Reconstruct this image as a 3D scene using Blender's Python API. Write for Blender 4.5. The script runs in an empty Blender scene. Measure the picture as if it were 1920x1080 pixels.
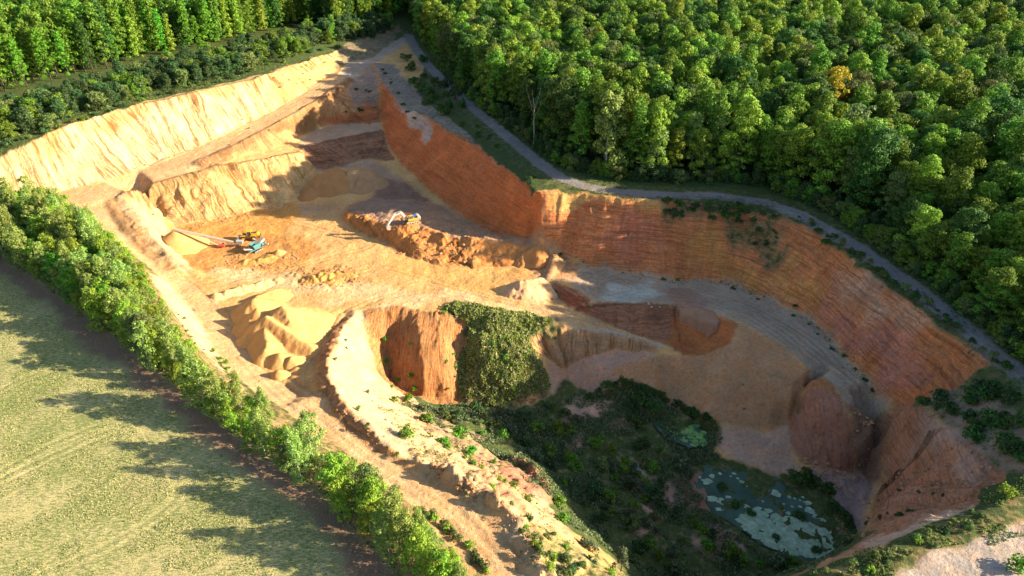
import bpy, math, random
import numpy as np
from mathutils import Vector, Matrix, Euler
from mathutils.geometry import delaunay_2d_cdt

S = bpy.context.scene
# ------------------------------------------------------------------ camera, sky, sun, exposure
CAM_H, PITCH, FOC = 99.0, math.radians(31.5), 1280.0
cam = bpy.data.objects.new('camera', bpy.data.cameras.new('camera'))
S.collection.objects.link(cam); S.camera = cam
cam.location = (0, 0, CAM_H); cam.rotation_euler = (math.pi/2 - PITCH, 0, 0)
cam.data.lens = 24; cam.data.sensor_width = 36; cam.data.clip_start = 1; cam.data.clip_end = 9000

SUN_EL, SUN_AZ = math.radians(20.5), math.radians(-5.0)      # azimuth measured from +x, negative = towards the viewer
sd = Vector((math.cos(SUN_EL)*math.cos(SUN_AZ), math.cos(SUN_EL)*math.sin(SUN_AZ), math.sin(SUN_EL)))
world = bpy.data.worlds.new('World'); S.world = world; world.use_nodes = True
wn = world.node_tree; wn.nodes.clear()
sky = wn.nodes.new('ShaderNodeTexSky'); sky.sky_type = 'NISHITA'; sky.sun_disc = False
sky.sun_elevation = SUN_EL; sky.sun_rotation = math.atan2(sd.x, sd.y)
sky.air_density = 1.0; sky.dust_density = 1.2; sky.ozone_density = 1.6
bg = wn.nodes.new('ShaderNodeBackground'); bg.inputs[1].default_value = 0.08
wo = wn.nodes.new('ShaderNodeOutputWorld')
wn.links.new(sky.outputs[0], bg.inputs[0]); wn.links.new(bg.outputs[0], wo.inputs[0])
sun = bpy.data.objects.new('sun', bpy.data.lights.new('sun', 'SUN')); S.collection.objects.link(sun)
sun.data.energy = 5.0; sun.data.angle = math.radians(0.53); sun.data.color = (1.0, 0.83, 0.60)
sun.rotation_euler = sd.to_track_quat('Z', 'Y').to_euler()
S.view_settings.view_transform = 'Standard'; S.view_settings.look = 'None'
S.view_settings.gamma = 1; S.view_settings.use_curve_mapping = False
S.view_settings.exposure = 1.88
S.render.engine = 'CYCLES'
S.cycles.max_bounces = 6; S.cycles.diffuse_bounces = 3; S.cycles.transparent_max_bounces = 4

rng = np.random.default_rng(7)
random.seed(7)
SP, CP = math.sin(PITCH), math.cos(PITCH)

# ------------------------------------------------------------------ measuring: a point of the photograph at a known height -> the place it shows
def plateau(x, y):
    x = np.asarray(x, float); y = np.asarray(y, float)
    ss = lambda t: np.clip(t, 0, 1)**2*(3-2*np.clip(t, 0, 1))
    left = 11*ss((y-205)/60)
    right = np.clip(y-260, 0, 900)*0.03 + np.clip(x-60, 0, 900)*0.012*ss((y-150)/60)
    w = ss((-x-62)/50)
    return left*w + right*(1-w)
def ray(px, py):
    u, v = (px-960)/FOC, (540-py)/FOC
    return u, CP + v*SP, -SP + v*CP
def at(px, py, z=None):
    dx, dy, dz = ray(px, py)
    if z is not None:
        t = (z-CAM_H)/dz
        return (dx*t, dy*t, z)
    zz = 0.0
    for _ in range(12):
        t = (zz-CAM_H)/dz
        zz = 0.5*zz + 0.5*float(plateau(dx*t, dy*t))
    t = (zz-CAM_H)/dz
    return (dx*t, dy*t, zz)
def line(pts, z=None):
    return [at(p[0], p[1], p[2] if len(p) > 2 else z) for p in pts]
def dense(pts, step=1.3):
    out = []
    for a, b in zip(pts[:-1], pts[1:]):
        n = max(1, int(math.hypot(b[0]-a[0], b[1]-a[1])/step))
        for k in range(n):
            f = k/n; out.append(tuple(a[i]+(b[i]-a[i])*f for i in range(3)))
    out.append(pts[-1]); return out

# ------------------------------------------------------------------ numpy noise
def vnoise(x, y, seed=0):
    xi = np.floor(x).astype(np.int64); yi = np.floor(y).astype(np.int64)
    fx = x-xi; fy = y-yi; fx = fx*fx*(3-2*fx); fy = fy*fy*(3-2*fy)
    def h(a, b):
        n = (a*374761393 + b*668265263 + seed*982451653) & 0xffffffff
        n = ((n ^ (n >> 13))*1274126177) & 0xffffffff
        return ((n ^ (n >> 16)) & 0xffff)/32767.5-1
    a = h(xi, yi); b = h(xi+1, yi); c = h(xi, yi+1); d = h(xi+1, yi+1)
    return a+(b-a)*fx+(c-a)*fy+(a-b-c+d)*fx*fy
def fbm(x, y, sc, octv=4, seed=0, gain=.5):
    s = 0; a = 1; n = 0; x = x/sc; y = y/sc
    for k in range(octv):
        s = s+a*vnoise(x+k*17.3, y+k*9.1, seed+k); n += a; a *= gain; x = x*2.03; y = y*2.03
    return s/n
def blur(a, n=1):
    for _ in range(n):
        p = np.pad(a, 1, mode='edge'); a = (p[:-2, 1:-1]+2*p[1:-1, 1:-1]+p[2:, 1:-1])/4
        p = np.pad(a, 1, mode='edge'); a = (p[1:-1, :-2]+2*p[1:-1, 1:-1]+p[1:-1, 2:])/4
    return a

# ------------------------------------------------------------------ the lie of the land: measured lines (px, py, height)
CTRL = [
 # plateau left: field, hedge, and bank top
 [(0,480),(100,545),(200,620),(300,700),(400,780),(500,850),(600,920),(680,1000),(740,1079),(800,1150)],
 [(-120,420,3),(-60,405,3),(40,388,2),(120,430,0),(200,480,0),(262,520,0),(310,585,0),(350,650,0),(400,720,0),(480,775,0),(560,820,0),(640,862,0),(737,925,0),(800,985,0),(887,1080,0),(920,1130,0)],
 # left edge of haul track = bank foot
 [(60,376,-9.5),(115,385,-10),(165,410,-11),(215,450,-13),(265,490,-15.5),(310,520,-18),(345,560,-18.5),(380,610,-17),(405,660,-15),(440,705,-12.5),(500,745,-9),(560,785,-6.5),(640,850,-4),(737,918,-2.5),(800,965,-2),(900,1080,-1.2),(950,1150,-1)],
 # left sand cliff: top and foot
 [(-120,330,4),(0,291,6.5),(40,273,9),(117,240,11),(180,217,11),(240,200,11),(310,188,11.5),(367,172,12),(467,152,12),(520,132,11),(600,107,9),(640,92,8.5)],
 [(-120,400,-2),(0,372,-6.5),(60,366,-9),(117,355,-10),(180,342,-10),(240,324,-9.5),(300,304,-8.5),(370,275,-6.5),(440,243,-4.5),(500,213,-2.5),(560,178,-.3),(620,140,2),(655,115,3.5)],
 # road up the ramp: its south edge
 [(655,148,2.2),(600,187,-.5),(540,222,-3),(450,270,-6.2),(370,305,-8.3)],
 [(700,112,4),(765,68,6)],
 # foot of the bank under the road -> branch ramp
 [(385,322,-9),(430,300,-9.5),(500,282,-10.5),(550,266,-11.5),(565,250,-12.5),(600,240,-13),(650,228,-13.2),(712,226,-13.2)],
 # middle benches above the corner
 [(590,215,-6),(640,190,-4),(700,150,-.5)],
 [(600,228,-10),(650,205,-7.5),(705,190,-6.5)],
 # inner sand cliff rim and foot
 [(228,368,-10.2),(240,360,-9.8),(300,343,-9.8),(377,323,-9.8),(440,308,-10.3),(500,299,-10.8),(553,288,-11.5),(570,275,-12.5)],
 [(268,385,-18),(300,402,-21.5),(335,421,-22),(400,411,-22),(450,398,-22),(500,381,-22),(545,377,-22)],
 # the terrace lip, bench below
 [(562,278,-13),(640,258,-13.6),(716,243,-13.6)],
 [(578,305,-17.5),(590,318,-19),(640,313,-19),(680,300,-18.6),(730,305,-18)],
 # berm beside the cone: crest, right foot
 [(232,372,-11),(255,400,-12),(285,435,-14),(315,470,-16),(345,500,-18.6)],
 [(212,388,-12.2),(240,432,-13.8),(275,468,-16.5),(310,502,-18.6)],
 [(310,440,-21.7),(330,468,-21.7),(352,495,-20.5)],
 # pit floor
 [(370,525,-20),(430,520,-21),(500,520,-21.5),(600,500,-21.5),(700,470,-22),(800,520,-22),(900,545,-22),(985,560,-22)],
 [(420,470,-22),(550,430,-22),(620,420,-22),(560,395,-22),(640,400,-21.8)],
 [(420,560,-20),(450,620,-19),(500,700,-15.5),(560,745,-12)],
 [(640,560,-21.5),(600,640,-19.5),(590,690,-15)],
 [(520,560,-21),(600,600,-20.5)],
 # spoil ramp with the excavator
 [(640,388,-20),(700,385,-18.5),(745,392,-17.5),(800,405,-17.5),(860,425,-18),(930,437,-17.8),(1000,444,-16.6)],
 [(632,410,-21.5),(670,432,-21.8),(718,452,-21.8),(760,478,-22),(820,494,-22),(880,498,-22),(950,496,-22),(1015,495,-22)],
 [(650,402,-19),(690,415,-18),(735,428,-16.8),(768,424,-16.6),(790,430,-16.8),(850,446,-17),(920,450,-17),(990,453,-16.4)],
 # red cliff: rim, foot
 [(700,122,3.5),(720,160,0),(763,207,-1.5),(800,217,-1),(840,247,-1),(887,270,-1),(917,287,-1),(960,327,-.8),(1003,356,-.5),(1020,362,-.4)],
 [(716,215,-9.5),(722,255,-14.5),(745,300,-18),(790,340,-19),(840,385,-19.5),(880,412,-20),(930,436,-19.5),(985,445,-16.5),(1012,452,-15.5)],
 [(735,335,-20),(800,372,-21.5),(850,400,-20)],
 # big layered cliff: rim, foot
 [(1020,362,-.4),(1060,357,-.3),(1120,368,-.4),(1180,375,-.4),(1240,374,-.4),(1280,378,-.4),(1370,392,-.6),(1460,405,-.6),(1533,437,-.6),(1593,482,-.6),(1650,532,-.6),(1707,569,-.8),(1763,619,-.8),(1820,655,-.8),(1858,682,-.8)],
 [(1012,452,-15.5),(1040,474,-17.5),(1100,498,-20.5),(1200,513,-22.2),(1280,524,-22.2),(1360,528,-22.2),(1437,560,-21.3),(1513,593,-20),(1557,627,-19.4),(1607,693,-19.4),(1640,722,-19.8),(1676,780,-20.5)],
 [(1858,682,-.8),(1800,722,-6),(1745,745,-12),(1700,768,-18)],
 # grey terrace
 [(1050,490,-21.3),(1100,520,-21.7),(1200,540,-21.8),(1300,550,-21)],
 [(1107,562,-21.3),(1180,568,-21),(1267,573,-20.4),(1330,582,-19.4),(1392,606,-18.8),(1440,630,-18.8),(1485,662,-18.8),(1513,697,-18.8),(1560,720,-19),(1590,757,-20.2),(1645,786,-21.2)],
 [(1420,585,-19.6),(1500,630,-19.2),(1560,690,-19.2),(1600,740,-20)],
 # dug hollow and cut below the terrace
 [(1005,523,-20.5),(1040,525,-20.2),(1085,556,-20.8)],
 [(1010,545,-22.8),(1045,560,-24.2),(1073,579,-24),(1140,608,-24.6),(1200,631,-25.6),(1265,652,-26.8)],
 [(945,545,-21.3),(975,535,-20.2),(1008,528,-19.9)],
 [(1000,568,-22.2),(1047,610,-22.6),(1100,616,-23.3),(1140,622,-24),(1207,640,-25.4),(1235,656,-26.2)],
 [(1060,590,-22.9),(1150,613,-24.4),(1230,642,-25.9)],
 # striped wall foot
 [(990,640,-24.5),(1023,668,-29),(1057,684,-31),(1090,672,-29.6),(1157,652,-28),(1222,664,-28)],
 # scoop
 [(1330,583,-19.4),(1388,612,-18.9),(1372,645,-21.3),(1350,657,-23),(1313,667,-25.6),(1280,668,-27)],
 [(1265,600,-23.5),(1280,635,-27),(1300,648,-27.6),(1325,636,-26.2),(1345,618,-23.5)],
 # big smooth spoil slope
 [(1235,668,-27),(1170,680,-28.3),(1152,695,-29.5),(1190,722,-31.3),(1240,745,-32.3),(1300,775,-33),(1350,793,-33.4),(1440,806,-33.4),(1478,798,-33.2),(1503,748,-28.5)],
 [(1330,690,-25.8),(1350,740,-29),(1400,770,-31)],
 [(1400,650,-21),(1430,700,-22.8),(1455,748,-26.5)],
 [(1482,690,-20.5),(1490,720,-22.5),(1484,752,-26)],
 # fan below it
 [(1513,697,-18.8),(1507,740,-24),(1490,790,-31.5),(1478,820,-34),(1500,862,-35),(1545,882,-35),(1610,886,-35)],
 [(1530,740,-21),(1540,800,-26.8),(1550,850,-31.5)],
 [(1557,726,-19.2),(1580,762,-20.3),(1592,820,-26.5),(1605,870,-33)],
 [(1606,785,-28),(1622,835,-33),(1634,900,-36),(1640,950,-36.5)],
 # pale slope above the water
 [(1350,805,-34.2),(1345,840,-36),(1380,862,-37),(1440,890,-37.6),(1480,910,-37.8)],
 [(1560,905,-36.5),(1600,960,-37),(1620,990,-36)],
 # right hand slope
 [(1648,792,-21.4),(1650,850,-29),(1652,900,-33.5),(1650,940,-32)],
 [(1705,762,-14),(1740,800,-11),(1790,840,-7.5),(1850,868,-4),(1885,892,-2.5)],
 [(1645,965,-22),(1640,988,-14),(1622,1012,-8),(1600,1030,-5),(1560,1052,-4),(1480,1086,-4),(1400,1130,-3.5),(1250,1180,-2.5),(1100,1125,-2.5)],
 [(1700,985,-4.5),(1760,965,-4),(1830,945,-2.5)],
 [(1700,900,-18),(1760,905,-12)],
 [(1700,850,-21),(1760,870,-12)],
 # right plateau
 [(1870,700,-.6),(1850,740,-3.5),(1840,790,-4),(1880,830,-2),(1920,870,-1)],
 [(1910,700,-.2),(1910,760,-.6),(1920,820,-.6)],
 [(1530,1085,-.8),(1613,1045,-.8),(1700,1010,-.6),(1760,985,-.6),(1840,960,-.4),(1920,925,-.3)],
 [(1640,1085),(1760,1032),(1920,978)],
 # pit bottom and pond
 [(1250,790,-36),(1310,850,-37.2),(1330,880,-38),(1300,920,-37.6),(1350,970,-38),(1420,1010,-38),(1500,1050,-38),(1570,1050,-38)],
 [(1150,760,-36),(1150,850,-37),(1200,920,-37.4),(1250,1000,-37.6),(1300,1060,-37.5),(1400,1075,-37.5)],
 [(1235,765,-36.6),(1290,790,-36.8),(1330,810,-36.8),(1320,840,-37)],
 [(1560,985,-37.8),(1585,1020,-37.5)],
 [(1240,1090,-36),(1400,1100,-36.5),(1520,1075,-36.5)],
 [(900,770,-35.5),(960,800,-36),(1010,850,-36),(1060,920,-35.5),(1090,960,-34.5),(1130,1010,-32),(1180,1060,-29),(1220,1095,-28)],
 # green hill and gullied slopes
 [(690,580,-21.2),(740,577,-21.2),(800,588,-21),(840,575,-20.6),(870,570,-20),(950,585,-20.5),(1040,605,-21.8)],
 [(705,695,-27),(735,722,-33),(790,748,-36),(860,757,-36.3),(960,768,-36.3),(1030,742,-36),(1055,708,-34)],
 [(762,600,-22.8),(738,630,-26.5),(722,665,-30.5),(728,708,-34)],
 [(783,595,-21),(786,640,-22.7),(792,700,-27.6),(797,738,-33)],
 [(700,620,-23.5),(704,650,-26)],
 [(830,612,-21.3),(832,650,-23.7),(832,700,-28.6),(832,738,-34)],
 [(872,620,-24),(871,660,-28),(868,705,-32.5)],
 [(900,640,-23.2),(950,640,-23),(985,665,-25.5),(1020,700,-31.5)],
 [(900,700,-29.5),(960,710,-29.5)],
 # pale ridge: left crest, trench left side, right foot
 [(665,582,-20.9),(640,620,-17.5),(622,660,-13),(615,700,-9.5),(632,735,-7.2),(650,757,-6),(700,812,-4.5),(740,852,-4),(768,872,-4)],
 [(652,590,-21.2),(622,620,-19.5),(597,665,-16),(590,705,-12.5),(604,735,-10)],
 [(684,584,-21.4),(680,640,-20.5),(690,690,-20.5),(705,725,-21)],
 [(600,738,-9.6),(640,790,-7),(707,847,-5.4),(797,893,-4.2),(840,912,-3.6),(923,957,-2.8),(947,1010,-2.4),(1003,1080,-1.8),(1040,1150,-1.5)],
 [(800,868,-2.6),(840,880,-2.2),(880,905,-1.8),(945,950,-1.2),(975,1000,-.8),(1040,1085,-.8)],
 [(690,760,-11),(740,805,-8.5),(775,838,-7)],
 [(700,740,-19),(760,790,-20),(830,830,-18),(880,870,-14),(950,905,-13),(1010,960,-10),(1060,1010,-7),(1110,1060,-5)],
 [(745,750,-27),(800,785,-28),(870,820,-28),(940,860,-27),(1000,900,-25),(1060,970,-22),(1120,1030,-17)],
 [(960,860,-26),(990,870,-24),(1030,905,-24),(1035,935,-21)],
]
# ------------------------------------------------------------------ height sheet from the measured lines
GX0, GX1, GY0, GY1, GS = -330.0, 210.0, 30.0, 560.0, 0.5
pts = []
for l in CTRL:
    pts += dense([at(*p) for p in l])
# ring and scatter of plateau points
far_road = [(765,66),(782,96),(800,120),(830,150),(865,182),(905,217),(960,262),(1010,305),(1050,333),(1100,350),(1170,361),(1250,365),(1350,367),(1430,378),(1500,402),(1600,458),(1700,527),(1800,606),(1900,690),(2000,780)]
ROAD = dense([at(*p) for p in far_road], 2.0)
pts += [(x, y, z) for x, y, z in ROAD]
pitpoly_px = [(0,291),(117,240),(240,200),(367,172),(520,132),(640,92),(720,80),(765,60),(830,140),(905,210),(1010,300),(1050,333),(1170,361),(1350,367),(1430,378),(1500,402),(1600,458),(1700,527),(1800,606),(1920,700),(2000,790),(1960,930),(1700,1090),(1600,1180),(1200,1220),(1000,1150),(800,1150),(740,1079),(600,920),(400,780),(200,620),(0,480),(-200,400),(-200,300)]
def inpoly(x, y, P):
    x = np.asarray(x); y = np.asarray(y); r = np.zeros(x.shape, bool)
    n = len(P)
    for i in range(n):
        x0, y0 = P[i][0], P[i][1]; x1, y1 = P[(i+1) % n][0], P[(i+1) % n][1]
        if y0 == y1: continue
        c = ((y0 > y) != (y1 > y)) & (x < (x1-x0)*(y-y0)/(y1-y0)+x0)
        r ^= c
    return r
PIT = [at(*p)[:2] for p in pitpoly_px]
gx, gy = np.meshgrid(np.arange(GX0, GX1+1, 9.0), np.arange(GY0, GY1+1, 9.0))
m = ~inpoly(gx, gy, PIT)
# keep the scatter away from measured points
P2 = np.array([(p[0], p[1]) for p in pts])
gxx, gyy = gx[m], gy[m]
keep = np.array([np.min((P2[:, 0]-a)**2+(P2[:, 1]-b)**2) > 36 for a, b in zip(gxx, gyy)])
gxx, gyy = gxx[keep], gyy[keep]
for a, b, c in zip(gxx, gyy, plateau(gxx, gyy)): pts.append((a, b, float(c)))
vco = [Vector((p[0], p[1])) for p in pts]
res = delaunay_2d_cdt(vco, [], [], 0, 0.05)
zin = np.zeros(len(res[0]))
for i, src in enumerate(res[3]):
    zin[i] = pts[src[0]][2] if src else 0
V2 = np.array([(v.x, v.y) for v in res[0]])
NX = int((GX1-GX0)/GS)+1; NY = int((GY1-GY0)/GS)+1
AX = GX0+GS*np.arange(NX); AY = GY0+GS*np.arange(NY)
MX, MY = np.meshgrid(AX, AY)
H = plateau(MX, MY)
for t in res[2]:
    a, b, c = V2[t[0]], V2[t[1]], V2[t[2]]
    d = (b[1]-c[1])*(a[0]-c[0])+(c[0]-b[0])*(a[1]-c[1])
    if abs(d) < 1e-9: continue
    i0 = max(0, int((min(a[0], b[0], c[0])-GX0)/GS)); i1 = min(NX, int((max(a[0], b[0], c[0])-GX0)/GS)+2)
    j0 = max(0, int((min(a[1], b[1], c[1])-GY0)/GS)); j1 = min(NY, int((max(a[1], b[1], c[1])-GY0)/GS)+2)
    if i1 <= i0 or j1 <= j0: continue
    X = MX[j0:j1, i0:i1]; Y = MY[j0:j1, i0:i1]
    l0 = ((b[1]-c[1])*(X-c[0])+(c[0]-b[0])*(Y-c[1]))/d
    l1 = ((c[1]-a[1])*(X-c[0])+(a[0]-c[0])*(Y-c[1]))/d
    l2 = 1-l0-l1
    mk = (l0 >= -1e-6) & (l1 >= -1e-6) & (l2 >= -1e-6)
    H[j0:j1, i0:i1][mk] = (l0*zin[t[0]]+l1*zin[t[1]]+l2*zin[t[2]])[mk]
H = blur(H, 2)
def bil(A, x, y):
    fx = np.clip((np.asarray(x, float)-GX0)/GS, 0, NX-1.001); fy = np.clip((np.asarray(y, float)-GY0)/GS, 0, NY-1.001)
    i = fx.astype(int); j = fy.astype(int); u = fx-i; v = fy-j
    return A[j, i]*(1-u)*(1-v)+A[j, i+1]*u*(1-v)+A[j+1, i]*(1-u)*v+A[j+1, i+1]*u*v
def hit(px, py):
    """the place on the ground that a point of the photograph shows"""
    dx, dy, dz = ray(px, py)
    t = np.arange(60, 760, 0.4)
    x, y, z = dx*t, dy*t, CAM_H+dz*t
    inside = (x > GX0) & (x < GX1) & (y > GY0) & (y < GY1)
    h = np.where(inside, bil(H, x, y), plateau(x, y))
    k = np.argmax(z <= h)
    return float(x[k]), float(y[k]), float(h[k])

# soft masks from outlines
def zone(px_pts, soft=1, world=False, wob=1.2, wsc=7, seed=3):
    P = px_pts if world else [hit(*p)[:2] for p in px_pts]
    xs = [p[0] for p in P]; ys = [p[1] for p in P]
    i0 = max(0, int((min(xs)-8-GX0)/GS)); i1 = min(NX, int((max(xs)+8-GX0)/GS))
    j0 = max(0, int((min(ys)-8-GY0)/GS)); j1 = min(NY, int((max(ys)+8-GY0)/GS))
    M = np.zeros((NY, NX), np.float32)
    X = MX[j0:j1, i0:i1]; Y = MY[j0:j1, i0:i1]
    wx = X+fbm(X, Y, wsc, 3, seed)*wob*1.6; wy = Y+fbm(X, Y, wsc, 3, seed+50)*wob*1.6
    M[j0:j1, i0:i1] = blur(inpoly(wx, wy, P).astype(np.float32), soft)
    return M
def along(pl, half, soft=1, wob=.6, wsc=6, seed=9):
    """mask of a strip of half-width `half` round a world polyline"""
    D = np.full((NY, NX), 1e9, np.float32)
    P = [p[:2] for p in pl]
    for a, b in zip(P[:-1], P[1:]):
        m_ = half+4
        i0 = max(0, int((min(a[0], b[0])-m_-GX0)/GS)); i1 = min(NX, int((max(a[0], b[0])+m_-GX0)/GS)+1)
        j0 = max(0, int((min(a[1], b[1])-m_-GY0)/GS)); j1 = min(NY, int((max(a[1], b[1])+m_-GY0)/GS)+1)
        if i1 <= i0 or j1 <= j0: continue
        X = MX[j0:j1, i0:i1]; Y = MY[j0:j1, i0:i1]
        ex, ey = b[0]-a[0], b[1]-a[1]; L = ex*ex+ey*ey+1e-9
        t = np.clip(((X-a[0])*ex+(Y-a[1])*ey)/L, 0, 1)
        d = np.hypot(X-a[0]-t*ex, Y-a[1]-t*ey)
        D[j0:j1, i0:i1] = np.minimum(D[j0:j1, i0:i1], d)
    near = D < 1e8
    Dw = D.copy(); 
    if wob: Dw[near] = D[near]+fbm(MX[near], MY[near], wsc, 3, seed)*wob
    return np.clip((half-Dw)/max(.25, .5*soft)+.5, 0, 1), D
# ------------------------------------------------------------------ what the ground is made of (real colours) and its relief
g1 = fbm(MX, MY, 40, 4, 1); g2 = fbm(MX, MY, 9, 4, 5); g3 = fbm(MX, MY, 2.6, 3, 8)
C = np.zeros((NY, NX, 3), np.float32)
STR = np.zeros((NY, NX), np.float32); FLU = STR.copy(); VEG = STR.copy(); ROU = STR.copy(); WARP = STR.copy(); RIL = STR.copy()
ID = np.zeros((NY, NX), np.int16)
NAMES = ['forest_floor']
def lay(m, col, strata=None, flute=None, veg=None, rough=None, warp=None, rill=None, var=.12, name=None):
    global C
    c = np.array(col, np.float32)
    tone = (1+var*(g1*.8+g2*.9))[..., None]
    mm = m[..., None]
    C = C*(1-mm)+(c[None, None]*tone)*mm
    for A, v in ((STR, strata), (FLU, flute), (VEG, veg), (ROU, rough), (WARP, warp), (RIL, rill)):
        if v is not None: A[:] = A*(1-m)+v*m
    if name:
        if name not in NAMES: NAMES.append(name)
        ID[m > .5] = NAMES.index(name)
PALE=(.54,.385,.215); SAND=(.50,.30,.13); FLOOR=(.52,.30,.115); TRACK=(.50,.31,.15); ORANGE=(.48,.235,.062)
BROWN=(.34,.17,.065); RED=(.47,.145,.045); LAYER=(.44,.175,.07); PINK=(.36,.18,.125); GREY=(.37,.27,.18); GRAVEL=(.21,.185,.165)
lay(np.ones((NY, NX), np.float32), (.075,.085,.03), strata=0, flute=0, veg=.8, rough=.3, warp=.2, rill=0)
U = (MX*.8+MY*.6).astype(np.float32)
def face_run(px_pts, width=34):
    """length along a cliff line, for everything near it: gullies and ribs run down the face, side by side along it"""
    pl = [at(*p)[:2] for p in px_pts]; xs = [p[0] for p in pl]; ys = [p[1] for p in pl]
    i0 = max(0, int((min(xs)-width-GX0)/GS)); i1 = min(NX, int((max(xs)+width-GX0)/GS)); j0 = max(0, int((min(ys)-width-GY0)/GS)); j1 = min(NY, int((max(ys)+width-GY0)/GS))
    X = MX[j0:j1, i0:i1]; Y = MY[j0:j1, i0:i1]; B = np.full(X.shape, 1e9); Sx = np.zeros(X.shape); cum = 0
    for a, b in zip(pl[:-1], pl[1:]):
        ex, ey = b[0]-a[0], b[1]-a[1]; L_ = math.hypot(ex, ey); t = ((X-a[0])*ex+(Y-a[1])*ey)/(L_*L_); tc = np.clip(t, 0, 1)
        d = np.hypot(X-a[0]-tc*ex, Y-a[1]-tc*ey); k = d < B; B[k] = d[k]; Sx[k] = (cum+tc*L_)[k]; cum += L_
    return (slice(j0, j1), slice(i0, i1)), Sx, B
for q_, off in (([(-120,330,4),(0,291,6.5),(117,240,11),(240,200,11),(367,172,12),(520,132,11),(640,92,8.5)], 0), ([(228,368,-10.2),(300,343,-9.8),(377,323,-9.8),(440,308,-10.3),(500,299,-10.8),(553,288,-11.5),(570,275,-12.5),(640,258,-13.6),(716,243,-13.6)], 300),
     ([(700,122,3.5),(763,207,-1.5),(840,247,-1),(917,287,-1),(1003,356,-.5),(1060,357,-.3),(1180,375,-.4),(1280,378,-.4),(1370,392,-.6),(1460,405,-.6),(1593,482,-.6),(1707,569,-.8),(1858,682,-.8)], 600),
     ([(990,632,-22.6),(1047,612,-22.6),(1140,622,-24),(1207,640,-25.4)], 900), ([(1885,892,-2.5),(1760,965,-4),(1600,1030,-4)], 1000)):
    sl, Sx, B = face_run(q_, 34 if off != 900 else 12); cur = U[sl]
    if off == 0: cur[:] = np.where(B < 30, Sx+off, cur); BB = np.full((NY, NX), 1e9); BB[sl] = B
    else:
        k = B < np.minimum(BB[sl], 30); cur[:] = np.where(k, Sx+off, cur); BB[sl] = np.minimum(BB[sl], B)
# field
FIELD = [(-420,-40),(-420,180)]+[at(x, y)[:2] for x, y in [(-250,380),(-120,420),(0,478),(100,545),(200,622),(300,702),(400,782),(500,852),(600,922),(680,1000),(740,1079),(800,1150)]]+[(-8,-40)]
fm = zone(FIELD, 2, world=True, wob=.5); lay(fm, (.38,.325,.15), veg=0, rough=.12, warp=0, var=.06, name='field')
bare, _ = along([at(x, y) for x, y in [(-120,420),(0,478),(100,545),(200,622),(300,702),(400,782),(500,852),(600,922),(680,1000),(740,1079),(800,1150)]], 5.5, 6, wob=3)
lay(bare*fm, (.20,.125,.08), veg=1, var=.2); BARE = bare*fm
hedge_foot = zone([(-120,402),(0,376),(60,372),(115,388),(165,410),(215,450),(262,490),(310,520),(345,565),(380,615),(405,665),(440,708),(500,748),(560,788),(640,852),(737,920),(800,968),(900,1080),(940,1140),(800,1150),(740,1079),(680,1000),(600,922),(500,852),(400,782),(300,702),(200,622),(100,545),(0,478),(-200,400)], 2)
lay(hedge_foot, (.30,.21,.09), veg=.45, rough=.5, warp=.4, name='hedge_bank')
# everything inside the quarry
pit = zone([(-200,350),(-120,328),(0,291),(40,273),(117,240),(180,217),(240,200),(310,188),(367,172),(467,152),(520,132),(600,107),(640,92),(690,88),(765,66),(800,118),(763,207),(800,217),(840,247),(887,270),(917,287),(960,327),(1003,356),(1060,357),(1120,367),(1240,372),(1370,390),(1460,403),(1533,435),(1593,480),(1650,530),(1707,567),(1763,617),(1858,682),(1800,722),(1745,745),(1705,762),(1790,815),(1885,892),(1830,948),(1660,1020),(1480,1088),(1250,1200),(1100,1180),(950,1150),(900,1080),(800,965),(737,918),(640,850),(560,785),(500,745),(440,705),(405,660),(380,610),(345,560),(310,520),(265,490),(215,450),(165,410),(115,385),(60,372),(0,376),(-120,402),(-200,400)], 1)
lay(pit, FLOOR, veg=0, rough=.35, warp=.25, name='quarry_floor')
# left pale cliff
lay(zone([(-120,328),(0,291),(40,271),(117,238),(180,215),(240,198),(310,186),(367,170),(467,150),(520,130),(600,105),(640,92),(640,138),(560,178),(500,213),(440,243),(370,275),(300,306),(240,326),(180,344),(117,357),(60,367),(0,374),(-120,400)],1,wob=.8), PALE, flute=1, strata=.12, rough=.25, warp=1.0, name='sand_cliff')
lay(zone([(0,291),(117,238),(240,198),(367,170),(520,130),(600,105),(640,92),(620,122),(530,150),(470,172),(370,190),(250,222),(120,262),(0,315)],3,wob=3), (.50,.32,.14), veg=.25)
lay(zone([(480,170),(600,125),(640,100),(640,135),(560,176),(500,208)],3,wob=3), (.52,.33,.13), veg=.25, flute=.3)
# haul road round the pit
hr = zone([(765,60),(700,112),(655,117),(620,142),(560,180),(500,215),(440,245),(370,277),(300,306),(240,326),(180,344),(117,357),(60,368),(60,376),(115,388),(165,410),(215,450),(265,490),(310,520),(345,560),(380,610),(405,660),(440,705),(500,745),(560,785),(640,850),(737,918),(800,965),(900,1080),(950,1150),(1040,1150),(1003,1080),(947,1010),(923,957),(840,912),(797,893),(707,847),(640,790),(590,735),(520,715),(440,625),(400,560),(345,522),(300,500),(265,468),(235,432),(208,388),(228,366),(300,343),(377,323),(400,300),(450,270),(540,222),(600,187),(655,148),(720,108)],1,wob=.7)
lay(hr, TRACK, rough=.2, warp=.1, name='haul_road')
lay(zone([(300,510),(360,600),(420,700),(470,740),(440,708),(405,660),(380,610),(345,560),(310,522)],1,wob=.8), PALE, rough=.2)
lay(zone([(283,512),(310,524),(345,562),(380,612),(405,662),(400,668),(372,650),(345,610),(318,575),(295,540)],1,wob=.5), (.50,.37,.21), veg=.1, rough=.3, name='hedge_bank')
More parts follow.
